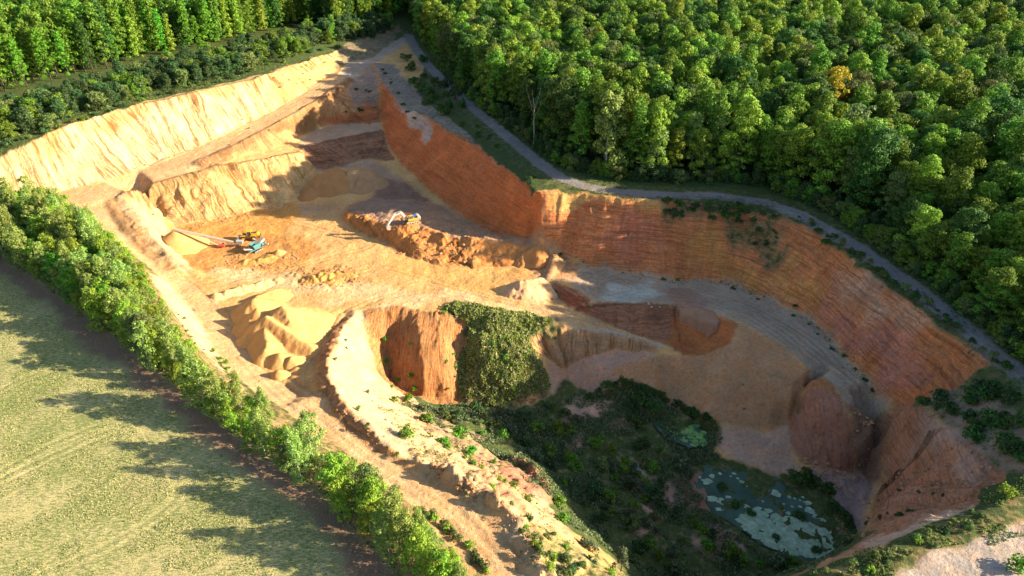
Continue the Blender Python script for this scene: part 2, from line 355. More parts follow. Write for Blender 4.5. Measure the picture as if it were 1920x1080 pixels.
# slope under the ramp road
lay(zone([(655,150),(600,188),(540,223),(450,271),(370,306),(385,322),(430,300),(500,282),(552,266),(568,248),(600,238),(650,230),(714,230),(718,160),(700,118)],1), (.42,.22,.095), flute=.4, rough=.8, warp=.8, veg=.08, name='ramp_bank')
lay(zone([(600,232),(640,215),(705,190),(716,215),(714,228),(650,232)],1), (.36,.13,.05), flute=.4, strata=.4)
lay(zone([(640,92),(690,60),(745,45),(762,62),(700,112),(655,117),(625,135)],2,wob=1.5), (.20,.15,.09), veg=.4, rough=.5)
lay(zone([(765,58),(700,110),(655,116),(640,140),(655,150),(720,108),(775,70)],1,wob=.5), (.36,.27,.2), veg=0, rough=.2)
lay(zone([(655,160),(700,125),(716,165),(705,195),(660,198)],3,wob=3), (.30,.20,.15), veg=.3, rough=1)
lay(zone([(560,262),(600,241),(650,231),(714,229),(716,243),(640,257),(565,276)],3), (.42,.27,.16), rough=.4, flute=0, warp=.1)
# inner sand cliff
lay(zone([(228,368),(240,358),(300,341),(377,321),(440,306),(500,297),(553,286),(575,276),(585,312),(560,350),(545,380),(500,383),(450,400),(400,413),(335,423),(300,404),(268,387)],1,wob=.5), (.50,.32,.14), flute=1, strata=.25, rough=.4, warp=1.3, name='inner_cliff')
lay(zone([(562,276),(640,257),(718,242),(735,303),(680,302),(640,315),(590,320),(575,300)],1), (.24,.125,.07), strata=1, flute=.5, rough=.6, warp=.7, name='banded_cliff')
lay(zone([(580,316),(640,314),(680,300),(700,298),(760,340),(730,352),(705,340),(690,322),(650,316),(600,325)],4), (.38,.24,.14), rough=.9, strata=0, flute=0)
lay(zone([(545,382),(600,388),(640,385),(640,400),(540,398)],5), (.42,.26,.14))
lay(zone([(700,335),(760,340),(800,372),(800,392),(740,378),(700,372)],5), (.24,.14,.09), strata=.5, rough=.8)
# orange floor near the machines
lay(zone([(268,388),(335,424),(450,400),(545,380),(560,398),(540,440),(590,470),(560,500),(440,505),(360,500),(330,468),(300,425)],2,wob=2), ORANGE, rough=.5)
lay(zone([(350,470),(400,455),(560,440),(600,470),(540,500),(420,508),(350,503)],2,wob=2.5,seed=30), (.45,.215,.065), rough=.6)
lay(zone([(530,508),(640,498),(680,520),(640,540),(560,545)],2,wob=3,seed=31), (.46,.235,.08), rough=1)
lay(zone([(700,480),(900,500),(1000,500),(960,530),(880,545),(760,520)],4,wob=3), (.55,.30,.10))
lay(zone([(400,500),(600,520),(900,560),(1040,600),(1000,600),(850,570),(640,575),(560,590),(640,560),(420,530)],4,wob=4,seed=12), (.56,.365,.18))
# berm beside the cone
lay(zone([(222,372),(250,362),(300,402),(340,470),(362,505),(345,512),(320,500),(285,470),(250,435),(215,392)],1,wob=.7), (.54,.365,.185), rough=.6, warp=.6, name='sand_berm')
lay(zone([(212,388),(236,392),(262,425),(290,462),(330,508),(305,500),(270,468),(236,432)],1,wob=1), (.46,.26,.12), rough=1, warp=1)
# excavator ramp
lay(zone([(632,408),(650,388),(700,372),(760,375),(830,385),(900,425),(985,440),(1020,450),(1020,496),(950,498),(880,500),(820,496),(760,480),(718,454),(670,434)],3), (.37,.205,.11), rough=1.3, warp=.5, name='spoil_ramp')
lay(zone([(632,408),(655,398),(695,412),(735,427),(768,424),(850,446),(920,452),(1020,456),(1020,497),(950,499),(880,501),(820,497),(760,481),(718,455),(670,435)],1,wob=.8), (.47,.205,.065), rough=1.4, flute=.7, warp=1.1)
# red cliff
lay(zone([(700,118),(722,160),(763,207),(800,217),(840,246),(887,269),(917,286),(960,326),(1003,355),(1022,360),(1012,453),(985,447),(930,438),(880,414),(840,387),(790,342),(745,302),(722,257),(714,215),(716,160)],1,wob=.5), RED, strata=.6, flute=.1, rough=.6, warp=.5, name='red_cliff')
lay(zone([(745,190),(765,207),(800,217),(812,260),(800,270),(780,250),(760,220)],1,wob=1.5), (.42,.31,.23), rough=1)
lay(zone([(700,118),(735,120),(800,190),(860,235),(905,280),(960,325),(915,286),(887,269),(840,246),(800,216),(763,206),(722,160)],2), (.26,.20,.15), veg=.35, rough=.6)
# layered cliff
lay(zone([(1022,360),(1060,356),(1120,367),(1180,374),(1240,373),(1370,391),(1460,404),(1533,436),(1593,481),(1650,531),(1707,568),(1763,618),(1858,682),(1800,724),(1745,747),(1702,770),(1676,782),(1640,724),(1607,695),(1557,629),(1513,595),(1437,562),(1360,530),(1280,526),(1200,515),(1100,500),(1040,476),(1012,453)],1,wob=.5), LAYER, strata=1, flute=.22, rough=.5, warp=.55, name='layered_cliff')
lay(zone([(1540,570),(1560,560),(1640,620),(1700,665),(1760,715),(1700,740),(1630,690),(1575,630)],3,wob=3), (.44,.19,.12))
lay(zone([(1320,440),(1500,500),(1560,560),(1540,590),(1440,540),(1300,500)],5,wob=4), (.46,.22,.07))
lay(zone([(1100,440),(1230,430),(1260,490),(1150,495)],5,wob=4), (.42,.165,.09))
lay(zone([(1560,480),(1640,530),(1740,620),(1680,640),(1600,560)],4,wob=3), (.46,.26,.16))
lay(zone([(1022,360),(1060,356),(1240,373),(1260,392),(1200,398),(1100,378),(1030,392)],2,wob=1), (.50,.29,.10), strata=.4)
lay(zone([(1240,373),(1370,391),(1462,405),(1450,440),(1480,500),(1420,470),(1340,420),(1250,412)],4,wob=4), (.24,.15,.075), veg=.45, rough=.8)
# grey terrace
lay(zone([(1040,490),(1100,500),(1200,515),(1280,526),(1360,530),(1437,562),(1513,595),(1557,629),(1607,695),(1640,724),(1676,782),(1645,788),(1590,758),(1560,722),(1513,698),(1485,664),(1440,631),(1392,607),(1330,584),(1267,574),(1107,563),(1075,530),(1000,520)],4,wob=1.5), GREY, strata=0, flute=0, rough=.3, warp=.1, name='grey_terrace')
lay(zone([(1230,545),(1290,540),(1340,560),(1330,584),(1267,573)],2,wob=2), (.33,.20,.13))
lay(zone([(1140,535),(1220,530),(1250,555),(1200,570),(1130,560)],3,wob=2), (.40,.38,.30))
lay(zone([(990,445),(1020,450),(1050,478),(1085,500),(1075,520),(1030,520),(1000,512),(985,497)],2,wob=1.5), (.40,.215,.10), rough=.9, strata=0, flute=0)
# cut and lower road
lay(zone([(1005,523),(1085,545),(1107,563),(1180,569),(1267,574),(1330,584),(1300,620),(1270,652),(1200,633),(1140,609),(1073,580),(1045,562),(1008,545)],1,wob=.6), (.25,.125,.07), strata=.8, flute=.5, rough=.7, warp=.8, name='dug_bank')
lay(zone([(1045,545),(1085,556),(1110,590),(1140,608),(1073,580)],1), (.30,.10,.05))
lay(zone([(940,545),(975,533),(1008,527),(1045,545),(1020,562),(980,562),(950,556)],1), (.55,.34,.18), rough=1.5, warp=.8)
lay(zone([(985,562),(1050,570),(1140,609),(1200,633),(1270,654),(1235,658),(1207,641),(1140,623),(1047,612),(990,600)],1), (.46,.29,.14), rough=.3)
lay(zone([(1090,616),(1140,620),(1207,638),(1240,655),(1230,660),(1200,645),(1140,626),(1060,622)],1,wob=.4), (.45,.40,.34))
lay(zone([(985,632),(1047,614),(1140,624),(1207,641),(1240,658),(1222,666),(1157,654),(1090,674),(1057,686),(1023,670)],1,wob=.4), (.36,.225,.12), strata=.3, flute=1, rough=.4, warp=1.1, name='striped_bank')
lay(zone([(1023,672),(1057,688),(1090,676),(1157,656),(1222,667),(1235,670),(1152,697),(1190,722),(1240,747),(1150,770),(1050,780),(1035,740)],1), (.43,.26,.17), strata=0, flute=0, rough=.7, name='pit_slope')
# scoop
lay(zone([(1330,582),(1390,611),(1372,648),(1350,658),(1313,669),(1280,669),(1255,650),(1262,598),(1300,590)],1,wob=.3), (.36,.13,.045), strata=.3, rough=.7, warp=.6, flute=.2)
# smooth spoil slope
lay(zone([(1240,668),(1280,669),(1313,669),(1372,648),(1392,609),(1440,632),(1485,664),(1508,705),(1500,745),(1478,799),(1440,807),(1350,794),(1300,777),(1240,747),(1190,724),(1150,696),(1170,681)],1,wob=.3), (.385,.21,.10), strata=0, flute=0, rough=.22, warp=.1, rill=0, name='spoil_slope')
lay(zone([(1513,697),(1507,740),(1476,800),(1478,825),(1500,864),(1545,884),(1612,888),(1605,840),(1585,770),(1560,722)],1,wob=.4), (.38,.185,.115), rough=.5, warp=.3, strata=.2, rill=.5, name='spoil_fan')
lay(zone([(1515,697),(1560,722),(1558,738),(1520,735)],1,wob=.3), (.42,.19,.075))
lay(zone([(1350,800),(1440,808),(1478,800),(1485,860),(1500,880),(1470,905),(1440,890),(1380,862),(1345,840)],1,wob=.6), (.46,.29,.19), rough=.7, name='pit_slope')
lay(zone([(1500,882),(1612,888),(1640,900),(1640,985),(1600,980),(1560,930),(1530,900)],1,wob=.6), (.34,.225,.175), rough=1, name='pit_slope')
lay(zone([(1585,757),(1645,787),(1650,900),(1640,905),(1612,888),(1605,840)],1,wob=.4), (.22,.13,.085), rough=1)
# right-hand slope
lay(zone([(1648,790),(1705,762),(1750,800),(1800,835),(1885,892),(1830,947),(1700,990),(1622,1030),(1560,1055),(1480,1090),(1400,1140),(1640,990),(1652,900)],1,wob=.5), (.40,.195,.11), strata=.8, flute=.4, rough=1.1, warp=.9, name='east_slope')
lay(zone([(1710,770),(1790,815),(1860,885),(1800,930),(1760,880),(1720,820)],3,wob=3), (.40,.25,.18), veg=.12, rough=1.2)
lay(zone([(1613,1017),(1700,985),(1760,965),(1830,945),(1840,955),(1770,980),(1700,1003),(1620,1032)],1,wob=.6), (.50,.33,.22), strata=0)
# bottom right plateau and road
lay(zone([(1620,1040),(1700,1008),(1840,958),(1960,915),(1960,990),(1760,1038),(1640,1090),(1500,1092)],2), (.26,.19,.08), veg=.6, rough=.6, name='pit_edge')
lay(zone([(1858,682),(1800,722),(1745,745),(1705,762),(1790,815),(1885,892),(1960,900),(1960,700)],2), (.27,.19,.13), veg=.35, rough=.8, name='pit_edge')
lay(zone([(1640,1092),(1760,1035),(1860,1000),(1925,975),(2100,900),(2100,1300),(1500,1300)],1), (.36,.29,.235), veg=0, rough=.25, warp=.1, name='east_road')
# overgrown pit bottom
bot = zone([(705,730),(790,748),(860,757),(960,768),(1040,742),(1060,712),(1110,735),(1190,715),(1240,747),(1300,777),(1350,797),(1340,845),(1380,865),(1440,893),(1500,890),(1560,930),(1600,985),(1640,990),(1600,1032),(1480,1090),(1250,1200),(1180,1090),(1130,1030),(1060,990),(1020,940),(960,880),(900,840),(830,800),(760,770)],2)
lay(bot, (.20,.15,.08), veg=.7, rough=1.0, warp=.3, strata=0, flute=0, name='pit_bottom')
lay(zone([(1080,740),(1150,735),(1170,760),(1140,790),(1075,800),(1060,770)],3,wob=3), (.48,.29,.19), veg=.05)
for q_ in ([(1130,870),(1190,850),(1230,880),(1170,905)],[(1200,930),(1260,900),(1290,940),(1230,970)],[(1290,1010),(1350,990),(1380,1020),(1320,1050)],[(1060,820),(1110,810),(1130,835),(1080,850)],[(1190,1000),(1230,985),(1250,1020),(1205,1030)]): lay(zone(q_,4,wob=4), (.40,.235,.16), veg=.12)
lay(zone([(1140,800),(1180,780),(1200,795),(1150,810)],2,wob=1), (.36,.2,.14), veg=.1)
lay(zone([(1270,900),(1320,880),(1350,960),(1290,960)],3,wob=2), (.27,.14,.09), veg=.25)
lay(zone([(1160,870),(1200,865),(1210,890),(1170,895)],2,wob=1.5), (.36,.32,.28), veg=.15)
# slope from the berm down
lay(zone([(690,578),(705,695),(735,722),(780,750),(900,830),(1000,920),(1060,990),(1110,1060),(1180,1120),(1040,1150),(1003,1080),(947,1010),(923,957),(840,912),(797,893),(740,853),(690,805),(650,757),(617,700),(640,620),(667,582)],1), (.50,.325,.17), rough=1.3, warp=.8, veg=.15, name='pit_slope')
lay(zone([(760,790),(830,830),(900,880),(960,900),(930,850),(860,800),(790,765)],3,wob=3), (.42,.27,.15), veg=.35)
lay(zone([(930,880),(965,855),(1000,870),(1035,905),(1040,945),(1000,935),(950,905)],2,wob=2), (.36,.17,.10), rough=2, warp=1, veg=0)
lay(zone([(1030,985),(1060,985),(1085,1020),(1080,1040),(1045,1030)],1,wob=.6), (.58,.33,.165), veg=0, rough=.3)
lay(zone([(940,960),(1030,1000),(1150,1060),(1250,1140),(1050,1150),(1000,1080)],3,wob=2), (.36,.28,.11), veg=.45)
lay(zone([(632,735),(612,700),(640,620),(667,581),(690,580),(680,640),(690,690),(720,760),(765,838),(745,850),(700,812),(655,762)],1,wob=.5), (.50,.375,.22), rough=.35, veg=0, warp=.3, name='pale_ridge')
lay(zone([(596,735),(590,700),(602,660),(628,615),(655,585),(664,584),(640,622),(622,662),(615,700),(632,737),(655,765),(700,815),(740,855),(768,875),(797,895),(707,850),(640,792)],1,wob=.4), (.40,.21,.095), rough=1.2, warp=1.2, flute=.6)
lay(zone([(770,860),(800,850),(860,885),(920,925),(960,965),(1000,1020),(1050,1090),(1010,1090),(950,1010),(925,957),(842,912)],1,wob=.8), (.52,.335,.18), rough=3.0, warp=1.6)
lay(zone([(860,880),(930,905),(1000,985),(1040,1040),(1000,1030),(940,960)],3,wob=3), (.44,.23,.12), rough=2.6)
# gullied slopes and green hill
gul = zone([(682,583),(740,575),(800,587),(835,583),(875,596),(882,640),(862,690),(866,757),(790,750),(735,722),(705,695),(688,640)],1,wob=.4)
lay(gul, (.44,.215,.085), rough=.5, rill=1, strata=0, flute=.2, warp=.5, veg=0, name='gullied_slope')
GREEN_PX = [(820,580),(850,567),(950,580),(1042,603),(1036,625),(995,640),(1010,680),(1030,720),(1030,742),(960,766),(885,756),(866,757),(862,690),(880,640),(874,602)]
lay(zone(GREEN_PX,2,wob=2.2,wsc=5), (.24,.18,.08), veg=.55, rough=1.6, name='green_hill')
# gravel road and its verges on the far side
verge, D_ = along(ROAD, 9, 3, wob=3); verge = verge*(1-pit)
lay(verge, (.13,.12,.05), veg=.6, rough=.4)
rd, D_road = along(ROAD, 2.6, 1, wob=.3)
lay(rd, GRAVEL, veg=0, rough=.12, warp=0, strata=0, name='gravel_road')
shoulder, _ = along(ROAD, 3.6, 2, wob=.8); C = C*(1-(shoulder*(1-rd)*.5)[..., None])+np.array((.27,.2,.14), np.float32)*((shoulder*(1-rd)*.5)[..., None])
H = H-blur(((np.abs(D_road-1.0) < .4)*.07).astype(np.float32), 1)

# ruts and tyre tracks: a groove and a paler or darker trace
DZ = np.zeros((NY, NX), np.float32)
RUTM = BARE.astype(np.float32).copy()
def ruts(px_pts, gauge=1.1, w=.35, depth=.12, tone=.85, seed=1):
    global C
    pl = dense([hit(*p) for p in px_pts], 1.5)
    # smooth
    for _ in range(3):
        pl = [pl[0]]+[tuple((pl[i-1][k]+2*pl[i][k]+pl[i+1][k])/4 for k in range(3)) for i in range(1, len(pl)-1)]+[pl[-1]]
    _, D = along(pl, gauge+w+.8, 1, wob=0)
    m_ = np.clip((w-np.abs(D-gauge))/.3+.5, 0, 1)
    DZ[:] -= m_*depth; RUTM[:] = np.maximum(RUTM, m_); C = C*(1-(m_*(1-tone))[..., None])
for i, p in enumerate([[(0,890),(100,835),(200,795),(250,800),(290,840),(335,900),(345,930),(310,965),(200,1030),(80,1079)],
          [(0,735),(60,705),(110,690)],[(0,905),(110,850),(215,808)],[(200,740),(270,800),(310,850),(350,910)]]):
    ruts(p, 1.0, .28, .14, 1.1)
for p in [[(1000,1079),(900,980),(800,900),(700,835),(620,770),(560,730),(500,690),(430,600),(380,540),(330,500)],
          [(960,1079),(860,985),(760,910),(660,850),(590,790),(520,740),(450,670)],
          [(200,360),(260,330),(340,310),(420,265),(520,215),(620,155),(700,110),(760,70)],
          [(600,740),(575,700),(600,650),(640,590),(700,560),(800,545),(900,560),(1000,575),(1100,600),(1200,632),(1262,657)],
          [(400,530),(500,515),(620,520),(720,500),(820,530),(920,560),(1010,585)],
          [(330,520),(430,525),(560,500),(700,460),(560,420),(480,420)],
          [(600,745),(540,720),(560,690),(610,640),(640,590)],
          [(1060,500),(1150,520),(1200,545),(1130,560),(1090,535),(1120,515)],
          [(1100,515),(1300,545),(1420,580),(1500,640),(1560,690),(1610,760)],
          [(1300,552),(1400,590),(1480,645),(1530,690)],
          [(650,760),(760,850),(870,950),(960,1060)]]:
    ruts(p, 1.1, .4, .16, .88)
for p in [[(1110,540),(1180,555),(1260,558),(1340,572),(1420,612),(1500,665),(1550,715),(1600,765)],[(1280,538),(1370,555),(1450,590),(1530,640),(1590,700),(1630,750)],[(1330,560),(1420,595),(1480,635),(1540,690)],[(1150,520),(1230,522),(1260,545),(1200,562),(1130,548),(1120,528),(1180,515)],[(1400,575),(1480,615),(1545,665)]]:
    ruts(p, 1.0, .42, .2, .87)
H0 = H.copy()
H = H+DZ
zz_ = H/1.6; led = vnoise(zz_+g2*1.1, (MX+MY)/22., 91)+.5*vnoise(zz_*2.3+g2, (MX-MY)/13., 92)
gyx = np.gradient(H, GS); steep = np.clip(np.hypot(gyx[0], gyx[1])-.7, 0, 1)
H = H+blur(STR, 1)*steep*led*.65
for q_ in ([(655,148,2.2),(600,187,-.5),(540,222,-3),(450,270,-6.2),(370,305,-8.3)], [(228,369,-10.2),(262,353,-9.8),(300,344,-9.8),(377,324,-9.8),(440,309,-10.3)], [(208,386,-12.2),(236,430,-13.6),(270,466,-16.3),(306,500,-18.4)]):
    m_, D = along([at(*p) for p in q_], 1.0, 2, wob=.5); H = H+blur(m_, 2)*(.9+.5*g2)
    m2_, D2 = along([at(*p) for p in q_], 2.6, 2, wob=.8); C = C*(1-((m2_*.35)*(1+g2))[..., None].clip(0, .5))  # ground colour darkened along these low banks in place of their shadow
# small relief: clods, slumps, wind ripples
rr = blur(ROU, 2)
lum = fbm(MX, MY, 3.2, 4, 21)
H = H+rr*(lum*.85+np.abs(fbm(MX, MY, 1.5, 2, 33))*.7)*.9 + g2*.15*np.clip(rr, 0, 1)
# rills running down the gullied face
H = H-blur(RIL, 1)*(np.abs(fbm(MX+.25*g3, MY*.12, 1.7, 3, 41))*-.9+.45)*.9
WARPB = blur(WARP, 2)
# ------------------------------------------------------------------ sheet axes: fine where the quarry is, wide to the horizon
def axis(parts):
    a = []
    for s, e, st in parts: a.append(np.arange(s, e, st))
    a.append(np.array([parts[-1][1]])); return np.concatenate(a)
AXX = axis([(-6000,-1500,900),(-1500,-500,200),(-500,-330,17),(-330,-215,2.),(-215,-110,.6),(-110,118,.42),(118,150,1.),(150,209,4),(209,600,39),(600,1500,180),(1500,6001,900)])
AYY = axis([(-300,30,30),(30,54,3),(54,150,.42),(150,260,.5),(260,400,.75),(400,480,2),(480,560,8),(560,1000,55),(1000,2000,200),(2000,8001,1000)])
XX, YY = np.meshgrid(AXX, AYY)
inside = (XX > GX0) & (XX < GX1) & (YY > GY0) & (YY < GY1)
wv = np.where(inside, bil(WARPB, XX, YY), 0)
UU = np.where(inside, bil(U, XX, YY), XX)
hb = blur(H, 6); gy_, gx_ = np.gradient(hb, GS); gl = np.hypot(gx_, gy_)+.05
nxg = np.where(inside, bil(gx_/gl, XX, YY), 0); nyg = np.where(inside, bil(gy_/gl, XX, YY), 0)
rib = fbm(UU, 0*UU+3.3, 2.1, 3, 66)*1.15+fbm(UU, 0*UU+9.1, 9, 2, 67)*1.6+fbm(XX, YY, 3, 2, 68)*.5
wx = (fbm(XX, YY, 1.7, 2, 61)*.45+fbm(XX, YY, 6, 2, 62)*1.0+rib*nxg)*wv
wy = (fbm(XX, YY, 1.7, 2, 71)*.45+fbm(XX, YY, 6, 2, 72)*1.0+rib*nyg)*wv
ZZ = np.where(inside, bil(H, XX+wx, YY+wy), plateau(XX, YY)+fbm(XX, YY, 120, 3, 2)*3*np.clip((np.hypot(XX, YY)-600)/400, 0, 1))
def gz(x, y):
    if GX0 < x < GX1 and GY0 < y < GY1: return float(bil(H, x, y))
    return float(plateau(x, y))
ny, nx = XX.shape
co = np.stack([XX, YY, ZZ], -1).reshape(-1, 3).astype(np.float32)
def samp(A, d): return np.where(inside, bil(A, XX+wx, YY+wy), d)
colr = np.ones((ny*nx, 4), np.float32)
for k in range(3): colr[:, k] = samp(C[..., k], (.05,.065,.02)[k]).reshape(-1)
msk = np.zeros((ny*nx, 4), np.float32)
uat = samp(U, 0).reshape(-1).astype(np.float32)
for k, (A, d) in enumerate(((STR, 0), (FLU, 0), (np.maximum(VEG, RUTM*.55*(ID == NAMES.index('field'))), .8), (RIL, 0))): msk[:, k] = samp(A, d).reshape(-1)
ii = np.clip(((XX-GX0)/GS).round().astype(int), 0, NX-1); jj = np.clip(((YY-GY0)/GS).round().astype(int), 0, NY-1)
vid = np.where(inside, ID[jj, ii], 0)
q = np.arange((ny-1)*(nx-1)); r_, c_ = q//(nx-1), q % (nx-1)
quads = np.stack([r_*nx+c_, r_*nx+c_+1, (r_+1)*nx+c_+1, (r_+1)*nx+c_], -1)
fid = vid[:-1, :-1].reshape(-1)
# the field of the far left goes on outside the measured part
fx_, fy_ = XX[:-1, :-1].reshape(-1), YY[:-1, :-1].reshape(-1)
fid[(fid == 0) & (fx_ < -4) & (fy_ < 60) & (fy_ > -4000)] = NAMES.index('field')

def grid_object(name, sel, mat):
    qs = quads[sel]; used, inv = np.unique(qs, return_inverse=True); inv = inv.reshape(-1, 4)
    me = bpy.data.meshes.new(name)
    me.vertices.add(len(used)); me.vertices.foreach_set('co', co[used].reshape(-1))
    me.loops.add(inv.size); me.loops.foreach_set('vertex_index', inv.reshape(-1).astype(np.int32))
    me.polygons.add(len(inv)); me.polygons.foreach_set('loop_start', np.arange(0, inv.size, 4, dtype=np.int32))
    me.polygons.foreach_set('use_smooth', np.ones(len(inv), bool))
    a = me.color_attributes.new('col', 'FLOAT_COLOR', 'POINT'); a.data.foreach_set('color', colr[used].reshape(-1))
    a = me.color_attributes.new('msk', 'FLOAT_COLOR', 'POINT'); a.data.foreach_set('color', msk[used].reshape(-1))
    a = me.attributes.new('run', 'FLOAT', 'POINT'); a.data.foreach_set('value', uat[used])
    me.materials.append(mat); me.update(); me.validate()
    o = bpy.data.objects.new(name, me); S.collection.objects.link(o); o['kind'] = 'structure'
    return o

# ------------------------------------------------------------------ ground materials
def N(nt, t, **kw):
    n = nt.nodes.new(t)
    for k, v in kw.items():
        if k.startswith('i_'):
            key = k[2:]; key = int(key) if key.isdigit() else key.replace('_', ' ')
            n.inputs[key].default_value = v
        else: setattr(n, k, v)
    return n
def newmat(name):
    m = bpy.data.materials.new(name); m.use_nodes = True; nt = m.node_tree; nt.nodes.clear()
    out = N(nt, 'ShaderNodeOutputMaterial'); b = N(nt, 'ShaderNodeBsdfPrincipled')
    nt.links.new(b.outputs[0], out.inputs[0]); b.inputs['Roughness'].default_value = .9
    b.inputs['Specular IOR Level'].default_value = .15
    return m, nt, b
def ramp(nt, src, pts, lk=None):
    r = N(nt, 'ShaderNodeValToRGB'); e = r.color_ramp.elements
    while len(e) > 1: e.remove(e[-1])
    e[0].position = pts[0][0]; e[0].color = (*pts[0][1], 1) if isinstance(pts[0][1], tuple) else (pts[0][1],)*3+(1,)
    for p, c in pts[1:]:
        x = e.new(p); x.color = (*c, 1) if isinstance(c, tuple) else (c, c, c, 1)
    nt.links.new(src, r.inputs[0]); return r.outputs[0]
def noise(nt, vec, scale, detail=4, rough=.55, dist=0):
    n = N(nt, 'ShaderNodeTexNoise'); n.inputs['Scale'].default_value = scale; n.inputs['Detail'].default_value = detail
    n.inputs['Roughness'].default_value = rough; n.inputs['Distortion'].default_value = dist
    nt.links.new(vec, n.inputs['Vector']); return n.outputs[0]
def mapping(nt, vec, sc):
    m = N(nt, 'ShaderNodeMapping'); m.inputs['Scale'].default_value = sc; nt.links.new(vec, m.inputs[0]); return m.outputs[0]
def math_(nt, op, a, b=None, c=None):
    m = N(nt, 'ShaderNodeMath', operation=op)
    for i, v in enumerate((a, b, c)):
        if v is None: continue
        if isinstance(v, (int, float)): m.inputs[i].default_value = v
        else: nt.links.new(v, m.inputs[i])
    return m.outputs[0]
def mix(nt, mode, f, a, b):
    m = N(nt, 'ShaderNodeMix', data_type='RGBA', blend_type=mode)
    for i, v in ((0, f), (6, a), (7, b)):
        if isinstance(v, (int, float)): m.inputs[i].default_value = v
        elif isinstance(v, tuple): m.inputs[i].default_value = (*v, 1)
        else: nt.links.new(v, m.inputs[i])
    return m.outputs[2]
def earth():
    m, nt, b = newmat('earth'); L = nt.links.new
    geo = N(nt, 'ShaderNodeNewGeometry'); P = geo.outputs['Position']
    ca = N(nt, 'ShaderNodeAttribute', attribute_name='col'); ma = N(nt, 'ShaderNodeAttribute', attribute_name='msk')
    sep = N(nt, 'ShaderNodeSeparateColor'); L(ma.outputs['Color'], sep.inputs[0])
    st, fl, vg, rl = sep.outputs[0], sep.outputs[1], sep.outputs[2], ma.outputs['Alpha']
    base = ca.outputs['Color']
    # broad and fine mottling
    base = mix(nt, 'MULTIPLY', 1, base, ramp(nt, noise(nt, P, .11, 5, .6), [(.3, .82), (.7, 1.16)]))
    base = mix(nt, 'MULTIPLY', 1, base, ramp(nt, noise(nt, P, 1.1, 6, .7), [(.30, .62), (.45, .95), (.55, 1.04), (.70, 1.28)]))
    base = mix(nt, 'MULTIPLY', 1, base, ramp(nt, noise(nt, P, .28, 3, .6, .6), [(.35, (1.08, .98, .9)), (.65, (.94, 1.02, 1.1))]))
    # beds: nearly level bands, broken up
    warp = mapping(nt, P, (.05, .05, 1.1))
    sn = noise(nt, warp, 1.0, 7, .75, .35)
    sc = ramp(nt, sn, [(.32, (.45, .36, .32)), (.42, (.82, .73, .68)), (.5, (1.05, 1.0, .96)), (.535, (1.5, 1.4, 1.3)), (.58, (.8, .68, .6)), (.75, (1.15, 1.0, .86))])
    base = mix(nt, 'MULTIPLY', st, base, sc)
    # ribs and rills down the faces, grooves darker than crests
    ua = N(nt, 'ShaderNodeAttribute', attribute_name='run'); sx = N(nt, 'ShaderNodeSeparateXYZ'); L(P, sx.inputs[0]); cb = N(nt, 'ShaderNodeCombineXYZ')
    L(ua.outputs['Fac'], cb.inputs[0]); L(math_(nt, 'MULTIPLY', sx.outputs[2], .13), cb.inputs[1]); L(math_(nt, 'MULTIPLY', sx.outputs[0], .06), cb.inputs[2])
    fn = noise(nt, cb.outputs[0], .62, 5, .66, .15)
    fc = ramp(nt, fn, [(.37, (.45, .35, .25)), (.46, (.88, .82, .74)), (.56, (1.12, 1.1, 1.06))])
    base = mix(nt, 'MULTIPLY', fl, base, fc)
    rp = mapping(nt, P, (1.0, .10, .10)); rn = noise(nt, rp, 1.9, 5, .7, .3)
    rc = ramp(nt, rn, [(.36, (.55, .46, .4)), (.44, (.93, .9, .87)), (.65, (1.1, 1.08, 1.06))])
    base = mix(nt, 'MULTIPLY', rl, base, rc)
    # weeds and moss
    vn = noise(nt, P, .55, 8, .75)
    vm = math_(nt, 'MULTIPLY', ramp(nt, math_(nt, 'ADD', vn, math_(nt, 'MULTIPLY', math_(nt, 'SUBTRACT', vg, .5), .42)), [(.46, 0.0), (.56, 1.0)]), math_(nt, 'MINIMUM', math_(nt, 'MULTIPLY', vg, 6), 1.0))
    vc = ramp(nt, noise(nt, P, 2.2, 5, .8), [(.3, (.02, .035, .012)), (.5, (.05, .075, .02)), (.68, (.12, .14, .035))])
    base = mix(nt, 'MIX', vm, base, vc)
    L(base, b.inputs['Base Color'])
    h1 = noise(nt, P, 1.6, 8, .72); h2 = noise(nt, P, .35, 4, .6)
    hh = math_(nt, 'ADD', math_(nt, 'MULTIPLY', h1, .35), math_(nt, 'MULTIPLY', h2, .5))
    hh = math_(nt, 'ADD', hh, math_(nt, 'MULTIPLY', math_(nt, 'MULTIPLY', fn, fl), 1.5))
    hh = math_(nt, 'ADD', hh, math_(nt, 'MULTIPLY', math_(nt, 'MULTIPLY', rn, rl), 1.6))
    hh = math_(nt, 'ADD', hh, math_(nt, 'MULTIPLY', math_(nt, 'MULTIPLY', sn, st), .5))
    bp = N(nt, 'ShaderNodeBump'); bp.inputs['Strength'].default_value = 1.0; bp.inputs['Distance'].default_value = 1.2
    L(hh, bp.inputs['Height']); L(bp.outputs[0], b.inputs['Normal'])
    return m
